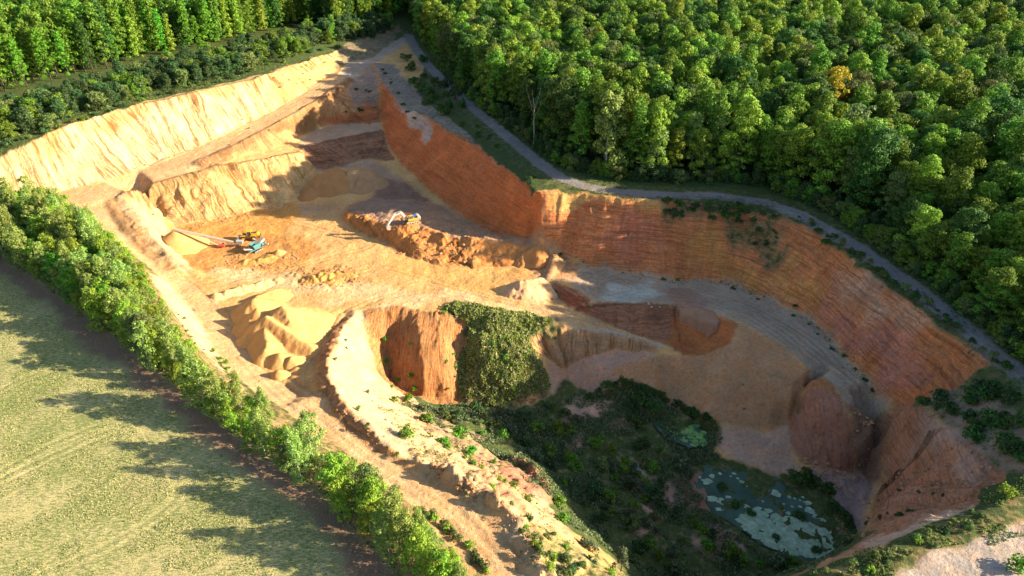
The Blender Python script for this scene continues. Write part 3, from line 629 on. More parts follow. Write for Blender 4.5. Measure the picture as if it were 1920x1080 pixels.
def field_mat():
    m, nt, b = newmat('stubble_field'); L = nt.links.new
    geo = N(nt, 'ShaderNodeNewGeometry'); P = geo.outputs['Position']
    ca = N(nt, 'ShaderNodeAttribute', attribute_name='col')
    base = mix(nt, 'MULTIPLY', 1, ca.outputs['Color'], ramp(nt, noise(nt, P, .09, 5, .6), [(.3, (.93, .96, .9)), (.7, (1.06, 1.04, 1.08))]))
    base = mix(nt, 'MULTIPLY', 1, base, ramp(nt, noise(nt, P, 3.2, 4, .8), [(.3, .6), (.7, 1.4)]))
    rowm = N(nt, 'ShaderNodeMapping'); rowm.inputs['Rotation'].default_value = (0, 0, math.radians(-35)); rowm.inputs['Scale'].default_value = (.45, 1.5, 1); L(P, rowm.inputs[0])
    gn = noise(nt, rowm.outputs[0], 1.9, 7, .8); gb = noise(nt, P, .06, 4, .6)
    gm = ramp(nt, math_(nt, 'ADD', gn, math_(nt, 'MULTIPLY', math_(nt, 'SUBTRACT', gb, .5), .3)), [(.475, 0.0), (.53, .95)])
    fa = N(nt, 'ShaderNodeAttribute', attribute_name='msk'); fs = N(nt, 'ShaderNodeSeparateColor'); L(fa.outputs['Color'], fs.inputs[0])
    gm = math_(nt, 'MULTIPLY', gm, math_(nt, 'SUBTRACT', 1.0, math_(nt, 'MINIMUM', fs.outputs[2], 1.0)))
    base = mix(nt, 'MIX', gm, base, ramp(nt, noise(nt, P, 2.5, 3, .7), [(.3, (.10, .135, .035)), (.7, (.19, .23, .07))]))
    # bare ploughed strip along the hedge keeps its own brown through the colour sheet
    L(base, b.inputs['Base Color'])
    bp = N(nt, 'ShaderNodeBump'); bp.inputs['Strength'].default_value = .8; bp.inputs['Distance'].default_value = .35
    L(noise(nt, P, 2.4, 7, .8), bp.inputs['Height']); L(bp.outputs[0], b.inputs['Normal'])
    return m
EARTH = earth(); FIELDM = field_mat()
for k, nm in enumerate(NAMES):
    sel = fid == k
    if sel.any(): grid_object(nm, sel, FIELDM if nm == 'field' else EARTH)
# ------------------------------------------------------------------ foliage
def leafmat(name, lo, mid, hi, trans=.35, objvar=.22, spec=.05):
    m = bpy.data.materials.new(name); m.use_nodes = True; nt = m.node_tree; nt.nodes.clear(); L = nt.links.new
    out = N(nt, 'ShaderNodeOutputMaterial'); geo = N(nt, 'ShaderNodeNewGeometry'); oi = N(nt, 'ShaderNodeObjectInfo')
    col = ramp(nt, geo.outputs['Random Per Island'], [(0, lo), (.5, mid), (1, hi)])
    hsv = N(nt, 'ShaderNodeHueSaturation')
    L(math_(nt, 'ADD', math_(nt, 'MULTIPLY', oi.outputs['Random'], .05), .475), hsv.inputs['Hue'])
    L(math_(nt, 'ADD', math_(nt, 'MULTIPLY', oi.outputs['Random'], objvar*2), 1-objvar), hsv.inputs['Value'])
    L(col, hsv.inputs['Color'])
    d = N(nt, 'ShaderNodeBsdfPrincipled'); d.inputs['Roughness'].default_value = .65; d.inputs['Specular IOR Level'].default_value = .2
    t = N(nt, 'ShaderNodeBsdfTranslucent'); mx = N(nt, 'ShaderNodeMixShader'); mx.inputs[0].default_value = trans
    L(hsv.outputs[0], d.inputs['Base Color']); L(hsv.outputs[0], t.inputs['Color'])
    L(d.outputs[0], mx.inputs[1]); L(t.outputs[0], mx.inputs[2]); L(mx.outputs[0], out.inputs[0])
    return m
LM = {
 'dark': leafmat('leaf_dark', (.022,.062,.014), (.048,.115,.02), (.09,.18,.028)),
 'mid': leafmat('leaf_mid', (.055,.125,.014), (.12,.235,.024), (.20,.33,.035)),
 'light': leafmat('leaf_light', (.11,.19,.016), (.20,.32,.03), (.31,.43,.05)),
 'olive': leafmat('leaf_olive', (.06,.10,.025), (.13,.18,.045), (.22,.26,.08)),
 'yellow': leafmat('leaf_yellow', (.30,.28,.02), (.50,.47,.03), (.60,.58,.05)),
 'birch': leafmat('leaf_birch', (.10,.17,.03), (.20,.30,.06), (.33,.42,.11)),
 'bright': leafmat('leaf_bright', (.045,.14,.012), (.09,.26,.018), (.16,.36,.03)),
 'grey': leafmat('leaf_greygreen', (.05,.085,.04), (.10,.14,.065), (.18,.21,.10)),
 'bramble': leafmat('leaf_bramble', (.07,.16,.025), (.28,.42,.07), (.68,.64,.36), .45),
 'scrub': leafmat('leaf_scrub', (.022,.06,.02), (.048,.10,.03), (.09,.15,.045)),
}
def bark(name, c0, c1):
    m, nt, b = newmat(name); geo = N(nt, 'ShaderNodeNewGeometry')
    nt.links.new(ramp(nt, noise(nt, mapping(nt, geo.outputs['Position'], (3, 3, 1)), 2, 5, .7), [(.35, c0), (.65, c1)]), b.inputs['Base Color']); return m
BARK = bark('bark_brown', (.045,.035,.025), (.10,.08,.06)); BIRCHB = bark('bark_birch', (.16,.15,.13), (.45,.43,.39)); DEADB = bark('bark_dead', (.3,.27,.23), (.5,.46,.4))

def leaf_mesh(name, P, Nn, size, mat, seed=0, shape=1.0):
    """small leaf sprays: one quad each at P facing roughly Nn"""
    r = np.random.default_rng(seed); n = len(P)
    d = Nn+r.normal(0, .42, (n, 3)); d /= np.linalg.norm(d, axis=1)[:, None]+1e-9
    a = np.cross(d, r.normal(0, 1, (n, 3))); a /= np.linalg.norm(a, axis=1)[:, None]+1e-9
    b = np.cross(d, a); s = size*r.uniform(.6, 1.35, (n, 1))*.5
    fold = d*s*r.uniform(-.5, .5, (n, 1))
    v = np.stack([P-a*s*shape-b*s*.4, P+b*s*-.9+fold*.3, P+a*s*shape-b*s*.2, P+b*s*1.0+fold], 1).reshape(-1, 3).astype(np.float32)
    me = bpy.data.meshes.new(name); me.vertices.add(4*n); me.vertices.foreach_set('co', v.reshape(-1))
    me.loops.add(4*n); me.loops.foreach_set('vertex_index', np.arange(4*n, dtype=np.int32))
    me.polygons.add(n); me.polygons.foreach_set('loop_start', np.arange(0, 4*n, 4, dtype=np.int32))
    me.materials.append(mat); me.update(); return me
def lobes_to_leaves(lobes, per, r):
    Ps, Ns = [], []
    for c, rad in lobes:
        k = max(12, int(per*(rad[0]*rad[1]*rad[2])**(2/3)))
        u = r.normal(0, 1, (k, 3)); u /= np.linalg.norm(u, axis=1)[:, None]
        u[:, 2] = np.where(u[:, 2] < -.35, -u[:, 2], u[:, 2])
        q = u*np.array(rad)*(r.uniform(.62, 1.06, (k, 1)))
        Ps.append(q+np.array(c)); Ns.append(u/np.array(rad)*rad[0])
    return np.concatenate(Ps), np.concatenate(Ns)
def crown_mesh(name, mat, H_, base, R_, n, lr, per, leaf, seed, prof='round', droop=0):
    r = np.random.default_rng(seed); lobes = []
    for k in range(n):
        f = (k+.5)/n
        z = base+(H_-base)*(f**.75)
        t = (z-base)/(H_-base)
        if prof == 'round': w = math.sqrt(max(0.02, 1-(max(0, t-.35)/.68)**2))*(.72+.28*min(1, t*3))
        elif prof == 'column': w = (.85-.25*t)*(1 if t < .9 else .6)
        else: w = max(.12, 1-t*.9)
        a = k*2.39996+r.uniform(-.5, .5); rr_ = R_*w*r.uniform(.4, 1.12)
        s = lr*r.choice([.55, .7, .85, 1.0, 1.25])*r.uniform(.9, 1.1)
        lobes.append(((rr_*math.cos(a), rr_*math.sin(a), z-s*.3+r.uniform(-.5, .5)), (s, s*r.uniform(.8, 1.1), s*(r.uniform(.7, .95)+droop))))
    lobes.append(((0, 0, H_-lr*.9), (lr, lr, lr*.9)))
    lobes.append(((0, 0, base+(H_-base)*.5), (R_*.55, R_*.55, (H_-base)*.4)))
    P, Nn = lobes_to_leaves(lobes, per, r)
    return leaf_mesh(name, P, Nn, leaf, mat, seed, 1.0)
def tube(path, radii, seg=6):
    v, f = [], []
    for i, (p, rad) in enumerate(zip(path, radii)):
        d = Vector(path[min(i+1, len(path)-1)])-Vector(path[max(i-1, 0)]); d.normalize()
        a = d.orthogonal().normalized(); b = d.cross(a)
        for k in range(seg):
            t = 2*math.pi*k/seg; v.append(tuple(Vector(p)+a*math.cos(t)*rad+b*math.sin(t)*rad))
    for i in range(len(path)-1):
        for k in range(seg):
            k2 = (k+1) % seg; f.append((i*seg+k, i*seg+k2, (i+1)*seg+k2, (i+1)*seg+k))
    f.append(tuple(reversed(range(seg)))); f.append(tuple((len(path)-1)*seg+k for k in range(seg)))
    return v, f
def trunk_mesh(name, mat, H_, rad, seed, limbs=5, reach=3.0, clear=.35, up=.6):
    r = random.Random(seed); V_, F_ = [], []
    def addt(path, radii, seg=6):
        v, f = tube(path, radii, seg); o = len(V_); V_.extend(v); F_.extend(tuple(i+o for i in q) for q in f)
    px_, py_ = 0, 0; path = []; rr_ = []
    for k in range(7):
        f = k/6; path.append((px_, py_, -.4+f*(H_+.4))); rr_.append(rad*(1.25 if k == 0 else 1)*(1-f*.82)); px_ += r.uniform(-.2, .2)*H_/12; py_ += r.uniform(-.2, .2)*H_/12
    addt(path, rr_, 7)
    for k in range(limbs):
        f = clear+(1-clear)*.8*k/max(1, limbs); i = min(5, int(f*6)); p = Vector(path[i]).lerp(Vector(path[i+1]), f*6-i)
        a = k*2.4+r.uniform(-.4, .4); L_ = reach*(1-.5*f)*r.uniform(.8, 1.2)
        e1 = p+Vector((math.cos(a), math.sin(a), up))*L_*.5; e2 = p+Vector((math.cos(a)*1.0, math.sin(a)*1.0, up*1.7))*L_
        addt([tuple(p), tuple(e1), tuple(e2)], [rad*.42*(1-f*.5), rad*.28*(1-f*.5), rad*.08], 5)
    me = bpy.data.meshes.new(name); me.from_pydata(V_, [], F_); me.materials.append(mat)
    me.polygons.foreach_set('use_smooth', [True]*len(me.polygons)); me.update(); return me
# woodland trees: crowns of several makes, and a trunk with limbs
FOREST = []
for k, (mt, Hh, bs, Rr, n, lr, prof) in enumerate([('mid',24,4,5.4,34,1.9,'round'),('dark',25,3.5,5.6,36,2.0,'round'),('light',23,3,5.0,32,1.8,'round'),('mid',26,2.5,4.6,40,1.7,'column'),
        ('olive',22,4,5.1,32,1.8,'round'),('dark',22,2.5,4.9,34,1.8,'round'),('light',25,2.5,4.6,38,1.7,'column'),('yellow',22,6,4.6,26,1.8,'round'),('birch',24,2.5,4.4,36,1.6,'column'),('mid',22,3,5.8,36,2.0,'round')]):
    FOREST.append(dict(kind=mt, crown=crown_mesh('crown', LM[mt], Hh, bs, Rr, n+8, lr*.95, 46, .52, 100+k, prof, .25 if mt == 'birch' else 0),
        trunk=trunk_mesh('trunk', BIRCHB if mt == 'birch' else BARK, Hh*.86, .30, 200+k, 7, 4.2, .3), H=Hh))
TALL = []
for k, (mt, Hh, Rr) in enumerate([('mid',25,3.0),('bright',26,2.7),('light',24,2.9),('dark',25,3.1),('bright',22,3.1),('mid',27,2.8)]):
    TALL.append(dict(kind=mt, crown=crown_mesh('crown', LM[mt], Hh, 2.2, Rr, 34, 1.35, 44, .55, 300+k, 'column', .15), trunk=trunk_mesh('trunk', BARK, Hh*.92, .22, 320+k, 6, 2.6, .2), H=Hh))
HEDGE = []
for k, (mt, Hh, Rr, dr, pf) in enumerate([('birch',12,3.0,.35,'round'),('birch',13.5,2.7,.45,'column'),('bright',8.5,3.0,0,'round'),('light',10.5,2.9,.2,'round'),('light',9,2.9,0,'round'),('olive',10,3.0,.3,'round'),('light',11,3.1,.3,'round')]):
    HEDGE.append(dict(kind=mt, crown=crown_mesh('crown', LM[mt], Hh, .4, Rr*.88, 40, .85, 115, .29, 400+k, pf, dr), trunk=trunk_mesh('trunk', BIRCHB if mt == 'birch' else BARK, Hh*.9, .13, 420+k, 6, 2.0, .15), H=Hh))
SCRUB = []
for k, (mt, Hh, Rr) in enumerate([('scrub',7.5,3.1),('olive',6.5,3.3),('mid',8,2.9),('scrub',8.5,3.2)]):
    SCRUB.append(dict(kind=mt, crown=crown_mesh('crown', LM[mt], Hh, .3, Rr, 26, 1.25, 60, .42, 450+k, 'cone' if k == 3 else 'round'), trunk=trunk_mesh('trunk', BARK, Hh*.8, .14, 460+k, 5, 2.0, .15), H=Hh))
BUSH = {}
def bush_mesh(mt, seed, R_=1.0, h=.9, n=9, per=260, leaf=.2):
    r = np.random.default_rng(seed); lobes = []
    for k in range(n):
        a = r.uniform(0, 6.28); rr_ = R_*math.sqrt(r.uniform(0, 1))*.68; s = R_*r.uniform(.28, .48)
        lobes.append(((rr_*math.cos(a), rr_*math.sin(a), h*r.uniform(.25, .8)*(1.1-rr_/R_*.6)), (s, s, s*r.uniform(.8, 1.25))))
    P, Nn = lobes_to_leaves(lobes, per, r); return leaf_mesh('foliage', P, Nn, leaf, LM[mt], seed)
for k, mt in enumerate(['scrub', 'bright', 'dark', 'grey', 'light', 'mid', 'olive']):
    BUSH[mt] = [bush_mesh(mt, 500+k*3+j, 1.0, (.95, 1.3, .75)[j]) for j in range(3)]
def stem_mesh(seed):
    r = random.Random(seed); V_, F_ = [], []
    for k in range(6):
        a = k*1.05+r.random(); v, f = tube([(0, 0, -.15), (math.cos(a)*.22, math.sin(a)*.22, .35), (math.cos(a)*.5, math.sin(a)*.5, .78)], [.035, .022, .008], 4)
        o = len(V_); V_ += v; F_ += [tuple(i+o for i in q) for q in f]
    me = bpy.data.meshes.new('stems'); me.from_pydata(V_, [], F_); me.materials.append(BARK); me.update(); return me
STEMS = [stem_mesh(1), stem_mesh(2)]

def link(name, data, parent=None, loc=(0, 0, 0), rot=(0, 0, 0), sc=(1, 1, 1)):
    o = bpy.data.objects.new(name, data); S.collection.objects.link(o)
    if parent: o.parent = parent
    o.location = loc; o.rotation_euler = rot; o.scale = sc; return o
def plant(name, parts, loc, rz, sc, label, cat, group=None):
    e = link(name, None, None, loc, (0, 0, rz), sc); e.empty_display_size = .3
    e['label'] = label; e['category'] = cat
    if group: e['group'] = group
    for pn, me in parts: link(pn, me, e)
    return e
def proj(x, y, z):
    dz = z-CAM_H; d = y*CP-dz*SP; u = y*SP+dz*CP
    return 960+FOC*x/d, 540-FOC*u/d, d
ORD = ['', 'first', 'second', 'third', 'fourth', 'fifth', 'sixth', 'seventh', 'eighth', 'ninth', 'tenth', 'eleventh', 'twelfth', 'thirteenth', 'fourteenth', 'fifteenth', 'sixteenth', 'seventeenth', 'eighteenth', 'nineteenth', 'twentieth']
def ordw(n):
    if n >= 200: return 'two-hundred-and-'+ordw(n-200) if n > 200 else 'two-hundredth'
    if n >= 100: return 'hundred-and-'+ordw(n-100) if n > 100 else 'hundredth'
    if n <= 20: return ORD[n]
    t = ['', '', 'twenty', 'thirty', 'forty', 'fifty', 'sixty', 'seventy', 'eighty', 'ninety'][n//10]
    return {'twenty': 'twentieth', 'thirty': 'thirtieth', 'forty': 'fortieth', 'fifty': 'fiftieth', 'sixty': 'sixtieth', 'seventy': 'seventieth', 'eighty': 'eightieth', 'ninety': 'ninetieth'}[t] if n % 10 == 0 else t+'-'+ORD[n % 10]
def poisson(P, d, seed, jitter=.42):
    """points about d apart inside world polygon P (rows offset and shaken)"""
    r = np.random.default_rng(seed); xs = [p[0] for p in P]; ys = [p[1] for p in P]; out = []
    row = 0; y = min(ys)
    while y < max(ys):
        x = min(xs)+(row % 2)*d/2
        while x < max(xs):
            out.append((x+r.uniform(-jitter, jitter)*d, y+r.uniform(-jitter, jitter)*d)); x += d
        y += d*.87; row += 1
    a = np.array(out); return a[inpoly(a[:, 0], a[:, 1], P)]

# the wood beyond the gravel road
edge = [(790,72),(850,150),(890,178),(965,238),(1010,270),(1065,308),(1130,328),(1230,336),(1340,338),(1440,345),(1530,375),(1620,425),(1720,500),(1800,565),(1870,625),(1960,700),(2060,780)]
RW = [at(*p)[:2] for p in edge]+[(230,60),(460,60),(640,760),(-120,760),(-70,520)]
rw = poisson(RW, 7.3, 11, .5)
# the tall wood above the pale cliff
edge2 = [(-160,215),(0,176),(60,162),(140,146),(200,132),(277,113),(333,101),(420,84),(500,64),(567,46),(640,55),(690,45),(742,38),(755,30)]
LW = [at(*p)[:2] for p in edge2]+[(-95,760),(-560,760),(-420,320),(-330,270)]
lw = poisson(LW, 5.6, 12)
_E = [at(*p)[:2] for p in edge]
def edist0(x, y): return min(math.hypot(x-a[0], y-a[1]) for a in _E)
cand = []
for tag_, A in (('R', rw), ('L', lw)):
    for x, y in A:
        z = gz(x, y); u, v, d = proj(x, y, z+14)
        if d < 5 or y > 700: continue
        vis = -90 < u < 2010 and -60 < v
        if random.Random(int(x*13+y*7)).random() < .045 and edist0(x, y) > 12: continue
        cand.append((tag_, x, y, z, d, u, v, vis))
# those near the rim of the quarry or in front show largest
cand.sort(key=lambda c: (not c[7], c[4]))
LAB = {'mid': 'rounded mid-green', 'dark': 'dense dark green', 'light': 'sunlit light green', 'olive': 'olive-tinged', 'birch': 'slender pale-leaved', 'bright': 'bright fresh-green', 'yellow': 'golden yellow'}
yellow_at = [(1560,170,'broad golden yellow tree among green crowns in the middle of the wood'), (1628,112,'small orange-yellow tree behind the broad golden one in the wood'), (1445,128,'yellow-green tree left of the broad golden tree in the wood')]
ind, rest = [], []
nR = nL = 0
for c in cand:
    if c[7] and c[0] == 'R' and nR < 200: ind.append(c); nR += 1
    elif c[7] and c[0] == 'L' and nL < 90: ind.append(c); nL += 1
    else: rest.append(c)
def edist(x, y, E):
    best = 1e9
    for a, b in zip(E[:-1], E[1:]):
        ex, ey = b[0]-a[0], b[1]-a[1]; t = max(0, min(1, ((x-a[0])*ex+(y-a[1])*ey)/(ex*ex+ey*ey+1e-9)))
        best = min(best, math.hypot(x-a[0]-t*ex, y-a[1]-t*ey))
    return best
ylw = {}
for k, (px_, py_, lab) in enumerate(yellow_at):
    best = min((c for c in ind+rest if c[0] == 'R'), key=lambda c: (proj(c[1], c[2], c[3]+19)[0]-px_)**2+(proj(c[1], c[2], c[3]+19)[1]-py_)**2)
    ylw[id(best)] = lab
    if best in rest: rest.remove(best); ind.append(best)
ER = [at(*p)[:2] for p in edge]; EL = [at(*p)[:2] for p in edge2]
BAND = ['in the front row', 'just behind the front row', 'in the third rank', 'in the fourth rank', 'in the fifth rank', 'in the sixth rank', 'in the seventh rank', 'deep', 'deeper', 'far back']
ind = sorted(ind, key=lambda c: c[5]); bandn = {}
for c in ind:
    tg, x, y, z, d = c[:5]; r = random.Random(int(x*31+y*17))
    if tg == 'R':
        k = r.choices([0, 1, 2, 3, 4, 5, 6, 8, 9], [6, 3, 5, 5, 2, 2.5, 5, 1.5, 6])[0]
        if 1080 < c[5] < 1420 and d < 300: k = r.choice([8, 2, 6, 8, 3])
        if id(c) in ylw: k = 7
        v = FOREST[k]; s = r.choice([.78, .88, .95, 1.0, 1.08, 1.2])*r.uniform(.95, 1.05)*(1.25 if ylw.get(id(c), '').startswith('broad') else 1)
        bd = BAND[min(9, int(edist(x, y, ER)/7.5))]; bandn[(tg, bd)] = bandn.get((tg, bd), 0)+1
        lab = ylw.get(id(c), f"{LAB[v['kind']]} tree {bd} beyond road, {ordw(bandn[(tg, bd)])} from left")
        grp = 'trees of the wood beyond the gravel road'
    else:
        k = r.choice(range(6)); v = TALL[k]; s = r.uniform(.95, 1.3)
        bd = BAND[min(9, int(edist(x, y, EL)/6))]; bandn[(tg, bd)] = bandn.get((tg, bd), 0)+1
        lab = f"{LAB[v['kind']]} tall tree {bd} above pale cliff, {ordw(bandn[(tg, bd)])} from left"; grp = 'tall trees of the wood above the pale cliff'
    if tg == 'R' and x > 55: s *= 1-min(1, (x-55)/35)*.38*min(1, max(0, (214-y)/22))*(1-min(1, edist(x, y, ER)/45))
    plant('broadleaf_tree', [('trunk', v['trunk']), ('crown', v['crown'])], (x, y, z-.1), r.uniform(0, 6.28), (max(s, .85)*r.uniform(.9, 1.15), max(s, .85)*r.uniform(.9, 1.15), s), lab, 'tree', grp)

# the rest of the wood, as one mass of instanced trees
def mass(name, points, sources, label, scales=None, cat='forest'):
    me = bpy.data.meshes.new(name); me.vertices.add(len(points))
    me.vertices.foreach_set('co', np.array([(p[0], p[1], p[2]) for p in points], np.float32).reshape(-1))
    r = np.random.default_rng(5)
    for nm, vals in (('rz', r.uniform(0, 6.28, len(points))), ('sc', np.array(scales) if scales is not None else r.uniform(.78, 1.25, len(points)))):
        a = me.attributes.new(nm, 'FLOAT', 'POINT'); a.data.foreach_set('value', vals.astype(np.float32))
    a = me.attributes.new('pick', 'INT', 'POINT'); a.data.foreach_set('value', np.array([p[3] for p in points], np.int32))
    o = link(name, me); o['kind'] = 'stuff'; o['label'] = label; o['category'] = cat
    ng = bpy.data.node_groups.new(name+'_nodes', 'GeometryNodeTree')
    ng.interface.new_socket('Geometry', in_out='INPUT', socket_type='NodeSocketGeometry'); ng.interface.new_socket('Geometry', in_out='OUTPUT', socket_type='NodeSocketGeometry')
    gi = ng.nodes.new('NodeGroupInput'); go = ng.nodes.new('NodeGroupOutput'); L = ng.links.new
    iop = ng.nodes.new('GeometryNodeInstanceOnPoints'); j = ng.nodes.new('GeometryNodeGeometryToInstance')
    infos = []
    for s in sources:
        n = ng.nodes.new('GeometryNodeObjectInfo'); n.inputs['Object'].default_value = s; n.inputs['As Instance'].default_value = True; infos.append(n)
    jj_ = ng.nodes.new('GeometryNodeJoinGeometry')
    for n in reversed(infos): L(n.outputs['Geometry'], jj_.inputs[0])
    def attr(nm, t):
        n = ng.nodes.new('GeometryNodeInputNamedAttribute'); n.data_type = t; n.inputs['Name'].default_value = nm; return n.outputs['Attribute']
    L(gi.outputs[0], iop.inputs['Points']); L(jj_.outputs[0], iop.inputs['Instance']); iop.inputs['Pick Instance'].default_value = True
    L(attr('pick', 'INT'), iop.inputs['Instance Index'])
    cx = ng.nodes.new('ShaderNodeCombineXYZ'); L(attr('rz', 'FLOAT'), cx.inputs[2]); L(cx.outputs[0], iop.inputs['Rotation'])
    L(attr('sc', 'FLOAT'), iop.inputs['Scale']); L(iop.outputs[0], go.inputs[0])
    md = o.modifiers.new('instances', 'NODES'); md.node_group = ng
    return o
def sources(tree_defs):
    out = []
    for v in tree_defs:
        out.append(next((o for o in S.objects if o.data is v['crown']), None))
    return [o for o in out if o]
rp = [(c[1], c[2], c[3], 0) for c in rest if c[0] == 'R' and (c[1]-c[2] < 20 or c[7] or edist(c[1], c[2], ER) > 6)]; lp = [(c[1], c[2], c[3], 0) for c in rest if c[0] == 'L']
srcR = sources([FOREST[i] for i in (0, 1, 2, 3, 4, 5, 6, 9)]); srcL = sources(TALL)
mass('wood_beyond_road', [(p[0], p[1], p[2], random.randrange(len(srcR))) for p in rp], srcR, 'unbroken canopy of broadleaf wood stretching away behind the gravel road', [random.uniform(.78, 1.25)*(1-(min(1, max(0, p[0]-55)/35)*.36*(1-min(1, edist(p[0], p[1], ER)/45)))) for p in rp])
mass('wood_above_cliff', [(p[0], p[1], p[2], random.randrange(len(srcL))) for p in lp], srcL, 'deep shaded wood behind the tall trees above the pale cliff')

# the hedge between field and haul road
HP = [at(*p, 0)[:2] for p in [(-120,440),(0,482),(100,548),(200,624),(300,706),(400,786),(500,858),(600,928),(690,1015),(750,1110),(930,1150),(880,1088),(800,1000),(735,935),(640,872),(560,830),(480,785),(405,725),(360,665),(318,600)]]+[hit(*p)[:2] for p in [(275,528),(235,490),(195,455),(150,425),(100,402),(40,400),(-100,415)]]
hp = list(poisson(HP, 3.35, 21, .5))
hs = []
for x, y in hp:
    z = gz(x, y); u, v, d = proj(x, y, z+5)
    if -120 < u < 1200 and v < 1180: hs.append((x, y, z, d, u, v))
hs.sort(key=lambda c: c[1])
special = {(590, 845): (0, 1.15, 'largest pale birch of the hedge, drooping over the field edge below the haul road'), (425, 745): (2, 1.0, 'round bright green tree bulging from the hedge left of the sand heap'), (775, 1035): (4, 1.1, 'rounded dense green tree in the hedge near the bottom edge')}
spk = {}
for (px_, py_), val in special.items():
    b = min(range(len(hs)), key=lambda i: (hs[i][4]-px_)**2+(hs[i][5]-py_)**2); spk[b] = val
for i, (x, y, z, d, u, v) in enumerate(hs):
    r = random.Random(i*7+3)
    edge_ = not inpoly(np.array([x+2.6]), np.array([y+2.6]), HP)[0]
    k = r.choices(range(7), [5, 3, 2, 3, 3, 2, 4])[0]; s = r.choice([.6, .75, .88, 1.0, 1.12])*r.uniform(.93, 1.07)*(1.0 if y > 95 else .88)
    if edge_: s *= .62
    if 470 < u < 540 and 770 < v < 850: s *= .75
    lab = f"{LAB[HEDGE[k]['kind']]} hedge tree beside the field, {ordw(i+1)} from the near end"
    if i in spk: k, s, lab = spk[i]
    plant('hedge_tree', [('trunk', HEDGE[k]['trunk']), ('crown', HEDGE[k]['crown'])], (x, y, z-.1), r.uniform(0, 6.28), (s*r.uniform(.9, 1.15), s*r.uniform(.9, 1.15), s), lab, 'tree', 'trees of the hedge along the field')

# ---- shrubs
scount = {}
def shrub(px, py, R_, kind, where, hk=1.0, group=None):
    x, y, z = hit(px, py)
    n = scount.get(where, 0)+1; scount[where] = n; r = random.Random(int(px*7+py*3))
    tone = {'scrub': 'dark scrubby', 'bright': 'bright green', 'dark': 'deep green', 'grey': 'grey-green', 'light': 'light green', 'mid': 'mid-green', 'olive': 'olive'}[kind]
    size = 'small' if R_ < 1.0 else 'medium' if R_ < 2.2 else 'large'
    return (x, y, z, R_, kind, hk, f"{size} {tone} bush {where}", where, r, group)
SH = []
def row(pl, n, Rr, kinds, where, jit=6, hk=1.0):
    r = random.Random(len(SH)+5)
    seg = [math.hypot(b[0]-a[0], b[1]-a[1]) for a, b in zip(pl[:-1], pl[1:])]; T = sum(seg)
    for k in range(n):
        t = (k+.5+r.uniform(-.35, .35))/n*T; i = 0
        while i < len(seg)-1 and t > seg[i]: t -= seg[i]; i += 1
        f = t/seg[i]; px = pl[i][0]+(pl[i+1][0]-pl[i][0])*f+r.uniform(-jit, jit); py = pl[i][1]+(pl[i+1][1]-pl[i][1])*f+r.uniform(-jit, jit)*.6
        SH.append(shrub(px, py, r.uniform(*Rr), r.choice(kinds), where, hk*r.uniform(.85, 1.2)))
def area(poly, n, Rr, kinds, where, seed=1, hk=1.0):
    r = random.Random(seed); xs = [p[0] for p in poly]; ys = [p[1] for p in poly]; c = []
    tries = 0
    while len(c) < n and tries < 6000:
        tries += 1; a, b = r.uniform(min(xs), max(xs)), r.uniform(min(ys), max(ys))
        if not bool(inpoly(np.array([a]), np.array([b]), poly)[0]): continue
        if any((a-e[0])**2+((b-e[1])*1.5)**2 < e[2]**2 for e in c): continue
        Rk = r.uniform(*Rr); c.append((a, b, Rk*5.5)); SH.append(shrub(a, b, Rk, r.choice(kinds), where, hk*r.uniform(.8, 1.25)))
# dense scrub belt on top of the pale cliff
row([(0,278),(60,260),(120,240),(200,210),(300,178),(420,154),(500,124),(590,98),(640,86)], 26, (1.3,2.4), ['scrub','olive','scrub','mid'], 'on the brink of the pale cliff', 4, 1.1)
BP = [hit(*p)[:2] for p in [(-60,276),(0,276),(60,258),(120,234),(200,203),(300,174),(420,150),(500,122),(590,95),(640,76),(700,72),(745,50),(690,46),(600,64),(500,86),(420,106),(330,126),(260,148),(150,180),(60,200),(-60,215)]]
bp_ = sorted(poisson(BP, 5.5, 44, .5), key=lambda p: proj(p[0], p[1], 12)[0]); k_ = 0
for x, y in bp_:
    z = gz(x, y); u, v_, d = proj(x, y, z+3)
    if not (-60 < u < 760): continue
    k_ += 1; r = random.Random(k_*13); v = SCRUB[r.choices(range(4), [4, 2, 2, 3])[0]]; s = r.uniform(.75, 1.3)
    plant('scrub_tree', [('trunk', v['trunk']), ('crown', v['crown'])], (x, y, z-.1), r.uniform(0, 6.28), (s*r.uniform(.9, 1.2), s*r.uniform(.9, 1.2), s),
          f"{ {'scrub':'dark','olive':'olive','mid':'mid-green'}[v['kind']] } shrubby tree in the belt above the pale cliff, {ordw(k_)} from the left", 'tree', 'shrubby trees above the pale cliff')
row([(0,208),(60,196),(150,172),(260,145),(340,122),(430,100),(520,76),(600,58)], 14, (2.6,4.0), ['scrub','mid','olive'], 'between scrub belt and tall wood', 5, 1.0)
# beside the gravel road at the top
area([(745,90),(785,105),(830,150),(870,200),(830,225),(790,190),(760,140),(740,110)], 16, (2.4,4.2), ['dark','scrub','dark'], 'between gravel road and red cliff head', 3, 1.2)
row([(712,122),(735,160),(765,210),(790,235)], 7, (1.0,1.7), ['dark','scrub'], 'along the crest of the red cliff', 4)
area([(880,225),(960,290),(1010,335),(1000,350),(930,290),(860,235)], 12, (.9,1.9), ['dark','scrub','mid'], 'on the verge above the red cliff', 4)
area([(660,165),(700,150),(700,200),(640,230),(650,190)], 6, (.9,1.7), ['scrub','dark'], 'on the shaded bank under the ramp road', 5)
